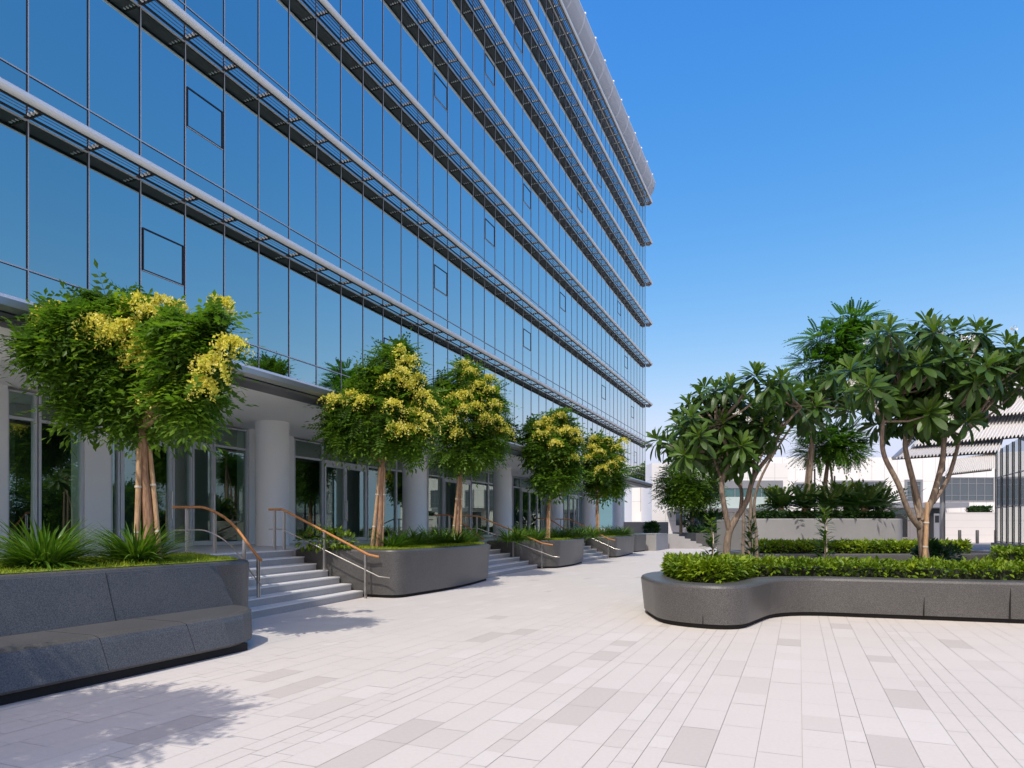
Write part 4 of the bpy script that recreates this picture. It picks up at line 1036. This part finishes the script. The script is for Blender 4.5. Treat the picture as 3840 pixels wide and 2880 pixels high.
# ------------------------------------------------------------------ plumeria trees
def rosette(sc, c, ax, L, n, tb=0.0):
    ax = Vector(ax).normalized(); q = Vector((0, 0, 1)).rotation_difference(ax)
    P = []; X = []; U = []; Sz = []; T = []; K = []
    for k in range(n):
        f = k / n; a = k * 2.39996 + random.uniform(-.25, .25); el = 1.15 - 1.75 * f + random.uniform(-.12, .12)
        d = q @ Vector((math.cos(a) * math.cos(el), math.sin(a) * math.cos(el), math.sin(el))); u = q @ Vector((-math.cos(a) * math.sin(el), -math.sin(a) * math.sin(el), math.cos(el)))
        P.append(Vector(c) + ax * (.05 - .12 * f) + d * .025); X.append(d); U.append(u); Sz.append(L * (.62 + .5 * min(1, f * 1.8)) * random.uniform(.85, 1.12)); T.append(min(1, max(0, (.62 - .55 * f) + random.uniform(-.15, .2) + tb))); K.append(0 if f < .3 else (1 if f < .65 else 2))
    X_, Y_, Z_ = axes(np.array(X), np.array(U)); P = np.array(P); Sz = np.array(Sz); T = np.array(T); K = np.array(K)
    for j in range(3):
        m = K == j; sc.put(T_PLUM[j][0], T_PLUM[j][1], P[m], X_[m], Y_[m], Z_[m], Sz[m], T[m])
    b_ = Vector(c) - ax * .01
    for k in range(3):
        d = nrm(np.array(ax) + .3 * randdir(1)[0]); X1, Y1, Z1 = axes(d[None], randdir(1)); sc.put(T_LEAF[0], T_LEAF[1], np.array([b_]), X1, Y1, Z1, L * .35, np.array([1.0]))
def plumeria(label, base, z, trunks, ros, L, fl, group="plumeria trees"):
    root = thing("plumeria_tree", base, label, "tree", group)
    b = MB()
    for pts in trunks:
        P = [Vector(at(x, y, z + dz)) for x, y, dz, r in pts]; R = [r * .82 for *_, r in pts]
        b.tube(bez([tuple(p) for p in P], 4), list(np.interp(np.linspace(0, len(R) - 1, 4 * (len(P) - 1) + 1), range(len(R)), R)), 9)
    ends = [Vector(at(p[-1][0], p[-1][1], z + p[-1][2])) for p in trunks]
    sc = Scatter(); cs = []
    ros = list(ros) + [(x + random.uniform(-26, 26), y + random.uniform(-24, 24)) for x, y in ros[::1] if random.random() < .62]
    for (x, y) in ros:
        dz = random.uniform(-1.0, 1.0); c = Vector(at(x, y, z + dz)); cs.append(c)
    cen = sum(cs, Vector()) / len(cs) - Vector((0, 0, 1.0))
    for c in cs:
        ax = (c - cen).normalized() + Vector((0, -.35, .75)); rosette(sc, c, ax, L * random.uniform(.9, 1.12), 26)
        e = min(ends, key=lambda q: (q - c).length)
        if (e - c).length < 2.4: b.tube([e, e.lerp(c, .55) + Vector((0, 0, -.08)), c - ax.normalized() * .05], [.026, .020, .014], 7)
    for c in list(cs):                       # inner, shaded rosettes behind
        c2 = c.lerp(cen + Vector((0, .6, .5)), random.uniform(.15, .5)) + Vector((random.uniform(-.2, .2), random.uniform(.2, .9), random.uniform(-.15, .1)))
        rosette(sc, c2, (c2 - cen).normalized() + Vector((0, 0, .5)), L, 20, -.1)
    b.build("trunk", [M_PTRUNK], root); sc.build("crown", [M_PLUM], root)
    sc = Scatter()
    for (x, y) in fl:
        c = np.array(at(x, y, z - 1.0)); n = 12; X_, Y_, Z_ = axes(randdir(n) + [0, -.5, .3], randdir(n)); sc.put(*T_LEAF, c + .05 * randdir(n), X_, Y_, Z_, .06, RNG.random(n))
    if fl: sc.build("blossom", [M_WHITEFL], root)
    return root
def c7(cx, cy): return (1382.4 + .375 * cx, 633.6 + .375 * cy)
def c9(cx, cy): return ((2900 + cx / 2.353) * .576, (1100 + cy / 2.353) * .576)
z1 = 14.4
plumeria("left plumeria tree, its branches forking low above the rounded planter end", (*gp(1578, 1215, .7)[:0], (1578 * DK - 1920) / F * z1, z1, .68), z1,
    [[(1572, 1222, 0, .10), (1570, 1190, 0, .095), (1575, 1150, 0, .09), (1590, 1120, 0, .085)],
     [(1576, 1150, 0, .075), (1562, 1080, -.1, .068), (1560, 1040, -.1, .062), (1575, 1000, -.2, .055), (1568, 960, -.3, .045), (1548, 920, -.4, .035)],
     [(1588, 1122, 0, .08), (1612, 1085, .1, .07), (1625, 1040, .1, .062), (1640, 1012, .1, .055), (1668, 975, .1, .05), (1690, 925, .1, .042), (1730, 880, 0, .035)],
     [(1560, 1040, -.1, .05), (1548, 1005, .1, .04), (1540, 975, .2, .03)],
     [(1600, 1100, .1, .05), (1602, 1060, .4, .045), (1590, 1030, .5, .04), (1600, 960, .5, .035)],
     [(1628, 1040, .1, .045), (1630, 990, .3, .04), (1640, 930, .4, .03)]],
    [c7(x, y) for x, y in [(350, 590), (430, 650), (520, 530), (670, 480), (810, 500), (860, 600), (720, 640), (590, 620), (160, 860), (250, 880), (300, 720), (480, 750), (620, 760), (760, 720), (900, 650), (560, 880), (690, 840), (400, 880), (650, 930), (500, 960), (310, 840), (440, 560), (250, 780), (780, 820), (600, 970)]],
    .345, [c7(630, 725), c7(560, 690)])
z2 = 13.3
plumeria("right plumeria tree, the taller, with four rising stems and scattered white blossoms", ((1995 * DK - 1920) / F * z2, z2, .68), z2,
    [[(1998, 1218, 0, .12), (1994, 1180, 0, .105), (1990, 1140, 0, .10)],
     [(1992, 1145, 0, .075), (1965, 1110, -.1, .065), (1940, 1045, -.2, .06), (1912, 990, -.2, .055), (1905, 950, -.3, .05), (1908, 910, -.3, .04)],
     [(1990, 1140, 0, .075), (1985, 1090, .1, .068), (1965, 1010, .1, .062), (1955, 960, .1, .055), (1960, 900, .1, .045), (1948, 850, 0, .035)],
     [(1993, 1125, 0, .075), (2015, 1075, 0, .07), (2035, 1000, 0, .065), (2040, 950, 0, .055), (2052, 890, 0, .042)],
     [(2015, 1085, 0, .06), (2045, 1040, .1, .05), (2062, 990, .2, .045), (2075, 940, .3, .035)],
     [(1960, 960, .1, .04), (1975, 930, .2, .036), (1978, 890, .2, .03)],
     [(2040, 955, 0, .04), (2030, 920, .2, .035), (2028, 880, .2, .03)],
     [(1985, 1120, 0, .045), (1975, 1080, .2, .035), (1968, 1040, .3, .02)]],
    [c9(x, y) for x, y in [(920, 400), (1100, 490), (1350, 570), (1600, 340), (1770, 500), (1880, 650), (2140, 500), (1640, 890), (1370, 1060), (1020, 930), (770, 650), (1590, 560), (1250, 370), (1790, 340), (1850, 960), (1200, 780), (1000, 1130), (1480, 760), (1980, 800), (2060, 690), (1700, 1130), (1500, 1130), (1200, 1050), (850, 830), (1150, 650), (1450, 420), (2250, 640), (2330, 520), (2050, 460), (1780, 780), (1620, 720), (2180, 820), (1000, 640), (1380, 880)]],
    .37, [c9(820, 430), c9(895, 985), c9(1680, 410), c9(1740, 400), c9(1190 + 350, 900), c9(2120, 310), c9(680, 800), c9(1480, 350), c9(1560, 1100)])
z3 = 19.0
plumeria("middle plumeria tree with thin grey stems, standing behind the left one", ((1618 * DK - 1920) / F * z3, z3, 0), z3,
    [[(1606, 1245, 0, .07), (1606, 1180, 0, .065), (1606, 1110, 0, .06), (1600, 1040, 0, .05), (1604, 980, 0, .04)],
     [(1618, 1245, .2, .07), (1620, 1160, .2, .062), (1622, 1090, .2, .055), (1632, 1010, .2, .04), (1700, 900, 0, .03)],
     [(1636, 1245, .4, .06), (1634, 1160, .4, .055), (1630, 1080, .4, .05), (1660, 1000, .2, .04), (1750, 860, 0, .03)]],
    [c9(x, y) for x, y in [(130, 940), (380, 1000), (570, 900), (250, 880), (480, 780), (60, 760), (650, 930), (350, 850)]] + [(1650, 960), (1600, 950), (1560, 970)],
    .42, [])
def pole(name, p0, p1, r, label, cat, mat, group=None):
    b = MB(); b.tube([p0, p1], r, 10); o = b.build(name, [mat], None, p0); return tag(o, label, cat, group)
zp = 13.0; stake(at(1997, 1222, zp), at(2003, 1085, zp), .045, "pale pinkish timber stake against the right plumeria trunk", M_STAKE)

# staked saplings
def sapling(x, z, top, label, slabel, wide=.42, n=120, tmpl=None, base=.68):
    X = (x * DK - 1920) / F * z; H = EYE + (YH - top * DK) / F * z
    root = thing("sapling", (X, z, base), label, "sapling", "staked saplings in the plumeria planter")
    b = MB(); b.tube([(X, z, base), (X + .02, z, (base + H) / 2), (X, z, H - .05)], [.014, .011, .006], 6); sc = Scatter()
    h = RNG.uniform(base + .1, H, n); a = RNG.uniform(0, 6.28, n); el = RNG.uniform(-.2, .9, n)
    d = np.stack([np.cos(a) * np.cos(el), np.sin(a) * np.cos(el), np.sin(el)], 1); u = np.stack([-np.cos(a) * np.sin(el), -np.sin(a) * np.sin(el), np.cos(el)], 1)
    X_, Y_, Z_ = axes(d, u); pos = np.stack([X + np.cos(a) * .02, z + np.sin(a) * .02, h], 1); f = (h - base) / (H - base)
    sz = wide * (.55 + .35 * RNG.random(n)) * (1.05 - .4 * f)
    sc.put(*T_PLUM[0], pos, X_, Y_, Z_, sz, np.clip(.15 + .5 * RNG.random(n) + .3 * f, 0, 1))
    b.build("stem", [M_PTRUNK], root); sc.build("leaves", [M_PLUM], root)
    pole("bamboo_cane", (X + .03, z - .05, base), (X + .02, z - .05, H - .25), .012, slabel, "cane", M_PALE, "pale canes holding the saplings")
    return root
sapling(1537, 13.6, 1122, "staked sapling nearest the rounded end of the planter", "pale cane holding the sapling at the rounded planter end", .38, 90)
sapling(1621, 15.0, 1118, "staked sapling between the left plumeria and the raised wall", "pale cane holding the sapling between the plumeria stems", .36, 90)
sapling(1781, 14.2, 1098, "staked leafy sapling in front of the raised grey wall", "tall pale cane in front of the raised grey wall", .34, 120)
Xc = (2016 * DK - 1920) / F * 16.5
leafy_shrub("shrub", (Xc, 16.5, .4), [((0, 0, .45), (.35, .3, .3)), ((.3, 0, .5), (.3, .25, .2)), ((-.15, 0, .6), (.25, .2, .2))], 420, .2, M_HEDGEDK, "dark broad leaved bush just right of the right plumeria trunk", "shrub", None, -.1)
# ------------------------------------------------------------------ feathery trees and far trees
def feather_tree(label, z, base_h, trunks, lobes_px, n, L, tmpl=T_FERN, mat=None, name="feathery_tree", group="feathery leaved trees behind the raised wall", tb=.2):
    x0 = trunks[0][0]; base = at(x0[0], x0[1], z); base = (base[0], base[1], base_h)
    root = thing(name, base, label, "tree", group); b = MB()
    for pts in trunks:
        P = [Vector(at(x, y, z + dz)) for x, y, dz, r in pts]; P[0].z = base_h; b.tube([tuple(p) for p in P], [r for *_, r in pts], 8)
    lob = px_lobes(z, lobes_px, .9)
    fork = Vector(at(trunks[0][-1][0], trunks[0][-1][1], z)); branches(b, fork, [l[0] for l in lob], .05); b.build("trunk", [M_PTRUNK], root)
    sc = Scatter(); p, d = lobes_points(lob, n, .35); hz = nrm(d * [1, 1, .2] + .3 * randdir(n)); X_, Y_, Z_ = axes(hz, nrm(np.array([0, 0, 1.]) + .12 * d + .12 * randdir(n)))
    tone = np.clip(tb + .6 * RNG.random(n), 0, 1)
    for j, t in enumerate(tmpl):
        s_ = slice(j, None, 3); sc.put(t[0], t[1], p[s_], X_[s_], Y_[s_], Z_[s_], L * (.75 + .5 * RNG.random(len(p[s_]))), tone[s_])
    sc.build("crown", [mat or M_FEATHER], root); return root
feather_tree("tall feathery tree whose crown spreads behind the right plumeria", 28.5, 1.86, [[(1745, 1095, 0, .11), (1750, 1020, 0, .10), (1755, 970, 0, .085), (1752, 900, 0, .06)], [(1733, 1095, .3, .07), (1745, 1000, .2, .05), (1750, 960, 0, .04)]],
    [(1790, 735, 62, 18), (1850, 690, 40, 16), (1775, 785, 55, 18), (1830, 770, 60, 25), (1760, 850, 45, 22), (1850, 850, 55, 24), (1748, 925, 34, 16), (1820, 715, 40, 15), (1880, 740, 45, 40)], 1700, .66, tb=.2)
feather_tree("lower feathery tree with a bright green crown above the cycads", 29.5, 1.86, [[(1780, 1095, 0, .11), (1783, 1040, 0, .10), (1788, 1000, 0, .075), (1790, 970, 0, .05)], [(1792, 1095, .2, .06), (1798, 1040, .1, .05), (1792, 990, 0, .04)]],
    [(1800, 960, 55, 28), (1835, 975, 36, 20), (1765, 975, 38, 22), (1820, 940, 40, 18)], 900, .62, tb=.45)
zf = 58.0
def far_tree(label, x, base_y, lobes, n, z=zf):
    return feather_tree(label, z, 1.0, [[(x, base_y, 0, .13), (x, 1090, 0, .11), (x + 1, 1060, 0, .08)]], lobes, n, .8, T_PINF, M_LEAF, "round_tree", "round crowned trees before the white building")
far_tree("narrow round crowned tree, left of the far pair before the white building", 1471, 1150, [(1455, 1045, 30, 35), (1470, 1020, 22, 20), (1450, 1070, 20, 18)], 800)
far_tree("fuller round crowned tree, right of the far pair before the white building", 1496, 1150, [(1510, 1040, 36, 34), (1495, 1070, 40, 24), (1530, 1060, 20, 30), (1480, 1050, 25, 30)], 1300, 57)
for x, y, r, lab in [(1508, 1128, 30, "leafy bush under the far round crowned trees"), (1545, 1125, 26, "leafy bush right of the far round crowned trees"), (1407, 1142, 13, "small fern bush on the far planter by the grey wall")]:
    k = 57 * DK / F; P = at(x, y, 57)
    leafy_shrub("shrub", (P[0], P[1], 1.0), [((0, 0, P[2] - 1.0), (r * k, r * k * .8, r * k * .7))], 420, .38, M_HEDGEDK, lab, "shrub")

# far planter, steps and grey wall closing the plaza
b = MB(); b.box(14.6, 26, 54.2, 62, 0, 1.12); o = b.build("planter", [M_GRANITE], None, (20, 58, 0)); tag(o, "far dark granite planter closing the end of the plaza", "planter", GP)
hedge("hedge", [(14.9, 54.5), (25, 54.5), (25, 57.5), (14.9, 57.5)], 1.1, 1.45, 1500, .3, M_HEDGEDK, "dark hedge on the far granite planter under the round crowned trees", "low clipped hedges", .1)
root = thing("stairs", (12.8, 52, 0), "farthest flight of steps, seen side on beyond the stone block", "stairs", "flights of entrance steps")
for k in range(6):
    b = MB(); b.box(11.3, 14.4 - .42 * k, 50.2 + .02 * k, 54, .18 * k + .001, .18 * (k + 1)); b.build("step", [M_TREAD], root)
b = MB(); b.box(9.3, 14.2, 62, 62.5, 0, 2.05); o = b.build("garden_wall", [M_CONC], None, (13, 62, 0)); tag(o, "plain grey wall behind the farthest steps", "wall")

# ------------------------------------------------------------------ white building across the plaza
wb = thing("white_building", (22, 74, 0), "long low white clad building across the plaza with recessed windows", "building")
def R(x0, x1, y0, y1, z): a = at(x0, y0, z); c = at(x1, y1, z); return a[0], c[0], c[2], a[2]
def clad(b, x0, x1, z, h0, h1, dep, step=1.4, rows=(2.2, 4.4, 6.6)):
    b.box(x0, x1, z, z + dep, h0, h1, 0)
    x = x0 + step
    while x < x1 - .3: b.box(x, x + .03, z - .006, z + .01, h0 + .01, h1 - .02, 1); x += step
    for r in rows:
        if h0 < r < h1: b.box(x0, x1, z - .004, z + .008, r, r + .03, 1)
def win(x0, x1, y0, y1, z, mat, bars=4, frame=.35, deep=.6, hbar=True, label=None):
    a0, a1, h0, h1 = R(x0, x1, y0, y1, z); f = MB(); fr = frame
    f.box(a0 - .02, a0 + fr, z - .12, z + .02, h0, h1); f.box(a1 - fr, a1 + .02, z - .12, z + .02, h0, h1); f.box(a0 + fr, a1 - fr, z - .11, z + .02, h1 - fr, h1); f.box(a0 + fr, a1 - fr, z - .11, z + .02, h0, h0 + fr * .4)
    o = f.build("window", [M_GREYFRAME], wb)
    g = MB(); g.box(a0 + fr, a1 - fr, z - .05, z - .01, h0 + fr * .4, h1 - fr); g.build("pane", [mat], o)
    m = MB()
    for k in range(1, bars): x = a0 + fr + (a1 - a0 - 2 * fr) * k / bars; m.box(x - .03, x + .03, z - .09, z - .045, h0 + fr * .4, h1 - fr)
    if hbar: m.box(a0 + fr, a1 - fr, z - .085, z - .046, h0 + (h1 - h0) * .72, h0 + (h1 - h0) * .72 + .05); m.box(a0 + fr, a1 - fr, z - .085, z - .046, h0 + (h1 - h0) * .22, h0 + (h1 - h0) * .22 + .05)
    m.build("glazing_bar", [M_GREYFRAME], o)
    return a0, a1, h0, h1
ZL, ZR = 70.0, 75.0
b = MB(); x0, x1, h0, h1 = R(1408, 1702, 1004, 1100, ZL)
hl = EYE + (YH - 1000 * DK) / F * ZL
clad(b, x0, x1, ZL, 0, hl, 6)
xr0 = (1702 * DK - 1920) / F * ZL; xe = (2300 * DK - 1920) / F * ZR; hr = EYE + (YH - 988 * DK) / F * ZR
clad(b, xr0 + .02, xe, ZR, 0, hr, 10)
xl0 = (1365 * DK - 1920) / F * 76; clad(b, xl0, (1412 * DK - 1920) / F * 76, 76, 0, EYE + (YH - 1027 * DK) / F * 76, 5)
b.build("wall", [M_WHITEWALL, M_CLADJOINT], wb)
win(1484, 1690, 1038, 1100, ZL, M_TEALGLASS, 6, .8)
win(1384, 1407, 1044, 1105, 76, M_TEALGLASS, 2, .2)
win(1716, 1762, 1042, 1092, ZR, M_FARGLASS, 2, .2)
win(1793, 1911, 1038, 1095, ZR, M_FARGLASS, 6, .2)
win(1954, 1992, 1036, 1084, ZR, M_FARGLASS, 2, .25)
win(2035, 2146, 1031, 1082, ZR, M_FARGLASS, 6, .12)
b = MB(); a0, a1, h0, h1 = R(1484, 1690, 1082, 1100, ZL); b.box(a0 + 1, a1 - 1, ZL - .16, ZL - .13, h0, h1 + .4); b.build("balustrade", [M_FROST], wb)
b = MB(); a0, a1, h0, h1 = R(1455, 1645, 1098, 1106, ZL - 3); b.box(a0, a1, ZL - 3.5, ZL, h0, h1); a0, a1, h0, h1 = R(1922, 2080, 1086, 1097, ZR - 3); b.box(a0, a1, ZR - 4, ZR, h0, h1); b.build("canopy", [M_FASCIA], wb)
for (xa, xb, ya, yb, z) in [(1460, 1480, 1107, 1135, ZL), (1490, 1560, 1108, 1165, ZL), (1628, 1640, 1108, 1140, ZL), (1925, 1960, 1098, 1160, ZR), (2005, 2040, 1098, 1170, ZR)]:
    a0, a1, h0, h1 = R(xa, xb, ya, yb, z); b = MB(); b.box(a0, a1, z - .03, z + .05, max(h0, 0.02), h1); b.build("doorway", [M_FARGLASS], wb)
# pale low wall with planting and bollards before it
a0, a1, h0, h1 = R(2042, 2152, 1108, 1172, 70); b = MB(); b.box(a0, a1, 70, 70.5, 0, h1); b.box(a0 - .05, a1 + .05, 69.97, 70.53, h1, h1 + .06)
for k in range(1, 4): b.box(a0, a1, 69.994, 70.02, h1 * k / 4, h1 * k / 4 + .02, 1)
o = b.build("garden_wall", [M_BEIGE, M_CLADJOINT], None, ((a0 + a1) / 2, 70.2, 0)); tag(o, "pale stone boundary wall behind the three bollards", "wall")
hedge("hedge", [(a0 + 3.2, 70.6), (a1, 70.6), (a1, 71.6), (a0 + 3.2, 71.6)], h1 - .2, h1 + .55, 700, .3, M_HEDGEDK, "strip of greenery on top of the pale boundary wall", "low clipped hedges", .2)
bo = None
for x, lab in [(2073, "left bollard of three in front of the pale boundary wall"), (2111, "middle bollard of three in front of the pale boundary wall"), (2151, "right bollard of three, beside the dark glass pavilion")]:
    z = 66; X = (x * DK - 1920) / F * z
    if bo is None:
        b = MB(); b.tube([(0, 0, 0), (0, 0, 1.25), (0, 0, 1.30)], [.14, .14, .10], 12); bo = b.build("bollard", [M_BOLLARD]); o = bo
    else: o = bo.copy(); COL.objects.link(o)
    o.location = (X, z, 0); tag(o, lab, "bollard", "bollards by the pale wall")
# entrance sign totem in the doorway
a = at(2024, 1118, 68)
b = MB(); b.box(a[0] - .25, a[0] + .25, 68, 68.1, 0, a[2] + .4, 0); b.box(a[0] - .2, a[0] + .2, 67.985, 68.0, a[2] - .5, a[2] + .2, 1); o = b.build("notice_board", [M_GREYFRAME, M_GASKET], None, (a[0], 68, 0)); tag(o, "grey notice board standing by the far doorway", "sign")
# poles on the raised wall
p = at(1778, 1043, 29); q = at(1778, 1014, 29)
root = thing("lamp_post", (p[0], 29.8, 1.86), "slim lamp post with an angled head behind the cycads", "lamp post")
b = MB(); b.tube([(p[0], 29.8, 1.86), (p[0], 29.8, q[2] + .1)], .035, 8); b.build("pole", [M_BOLLARD], root)
b = MB(); b.tube([(p[0], 29.8, q[2]), (p[0] - .25, 29.75, q[2] + .12), (p[0] - .38, 29.7, q[2] - .05)], .02, 6); b.tube([(p[0] - .40, 29.7, q[2] - .02), (p[0] - .28, 29.7, q[2] - .16)], .06, 8); b.build("lamp_head", [M_BOLLARD], root)
for x, t, lab in [(1803, 1028, "thin dark pole rising left of the bushy shrub on the wall"), (1841, 1035, "thin dark pole rising right behind the bushy shrub on the wall")]:
    a = at(x, t, 29.6); pole("garden_pole", (a[0], 29.6, 1.86), a, .03, lab, "pole", M_BOLLARD, "thin poles on the raised wall")

# ------------------------------------------------------------------ dark glass pavilion and its corrugated roof
pv = thing("glass_pavilion", (36, 44, 0), "dark framed glass pavilion under a stepped corrugated metal roof", "pavilion")
PA, PB = np.array([33.9, 47.8]), np.array([28.2, 34.6])
nn = np.array([(PB - PA)[1], -(PB - PA)[0]]); nn /= np.linalg.norm(nn)
if nn[0] > 0: nn = -nn
def PV(t, o, h): p = PA + (PB - PA) * t + nn * o; return (p[0], p[1], h)
b = MB(); b.hexa([PV(0, 0, .5), PV(1, 0, .5), PV(1, -9, .5), PV(0, -9, .5), PV(0, 0, 6.9), PV(1, 0, 7.5), PV(1, -9, 7.5), PV(0, -9, 6.9)]); b.build("glazing", [M_PAVGLASS], pv)
b = MB(); b.hexa([PV(-.02, .25, 0), PV(1, .25, 0), PV(1, -9, 0), PV(-.02, -9, 0), PV(-.02, .25, .5), PV(1, .25, .5), PV(1, -9, .5), PV(-.02, -9, .5)]); b.build("plinth", [M_ASPHALT], pv)
for k in range(11):
    t = k / 10; b = MB(); e = .0042
    b.hexa([PV(t - e, .02, .5), PV(t + e, .02, .5), PV(t + e, .07, .5), PV(t - e, .07, .5), PV(t - e, .02, 6.9 + .6 * t), PV(t + e, .02, 6.9 + .6 * t), PV(t + e, .07, 6.9 + .6 * t), PV(t - e, .07, 6.9 + .6 * t)]); b.build("mullion", [M_BLACKMET], pv)
b = MB()
for h in (.55, 2.9, 5.0): b.hexa([PV(0, .002, h), PV(1, .002, h), PV(1, .03, h), PV(0, .03, h), PV(0, .002, h + .07), PV(1, .002, h + .07), PV(1, .03, h + .07), PV(0, .03, h + .07)])
b.build("transom", [M_GREYFRAME], pv)
def corrugated(A0, A1, B0, B1, n, amp=.09):
    """wavy sheet from eave A0-A1 up to B0-B1"""
    A0, A1, B0, B1 = map(np.array, (A0, A1, B0, B1)); b = MB(); up = np.array([0, -.35, 1.0]); prev = None; m = n * 6
    for i in range(m + 1):
        t = i / m; w = amp * math.sin(2 * math.pi * n * t); p = A0 * (1 - t) + A1 * t + up * w; q = B0 * (1 - t) + B1 * t + up * w
        p2 = p + np.array([0, .05, -.05]); 
        if prev: b.add([tuple(prev[0]), tuple(p), tuple(q), tuple(prev[1])], [(0, 1, 2, 3)], 0, True)
        prev = (p, q)
    b.quad(tuple(A0 + [0, .3, -.12]), tuple(A1 + [0, .3, -.12]), tuple(B1 + [0, .3, -.12]), tuple(B0 + [0, .3, -.12]), 1)
    return b
tiers = [((1932, 989, 45), (2160, 974, 42), (1990, 958, 47.5), (2170, 940, 45), 30),
         ((1972, 962, 46), (2240, 938, 42), (2020, 905, 49), (2260, 880, 45.5), 34),
         ((2020, 906, 47.5), (2300, 885, 42.5), (2090, 850, 51), (2330, 820, 46), 36),
         ((2085, 852, 49), (2380, 825, 43), (2150, 790, 52.5), (2400, 755, 47), 38)]
for (a, c, d, e, n) in tiers:
    corrugated(at(*a), at(*c), at(*d), at(*e), n).build("roof", [M_ROOFMETAL, M_FIN], pv)
b = MB(); a = at(2030, 1005, 55); c = at(2152, 985, 50); d = at(2152, 1008, 50); e = at(2032, 1022, 56)
cr = corrugated(at(2040, 1024, 41.6), at(2150, 1012, 41.2), at(2062, 992, 43.2), at(2150, 976, 42.6), 24, .05); cr.build("lower_roof", [M_ROOFMETAL, M_ROOFMETAL], pv)
b = MB(); a = at(2036, 985, 45.5); b.tube([(a[0], a[1], 0), (a[0], a[1], a[2])], .16, 10); b.build("roof_post", [M_GREYFRAME], pv)
b = MB(); b.tube([at(1930, 990, 45), at(2010, 916, 48.4), at(2090, 848, 51)], .14, 6); b.build("verge", [M_FASCIA], pv)
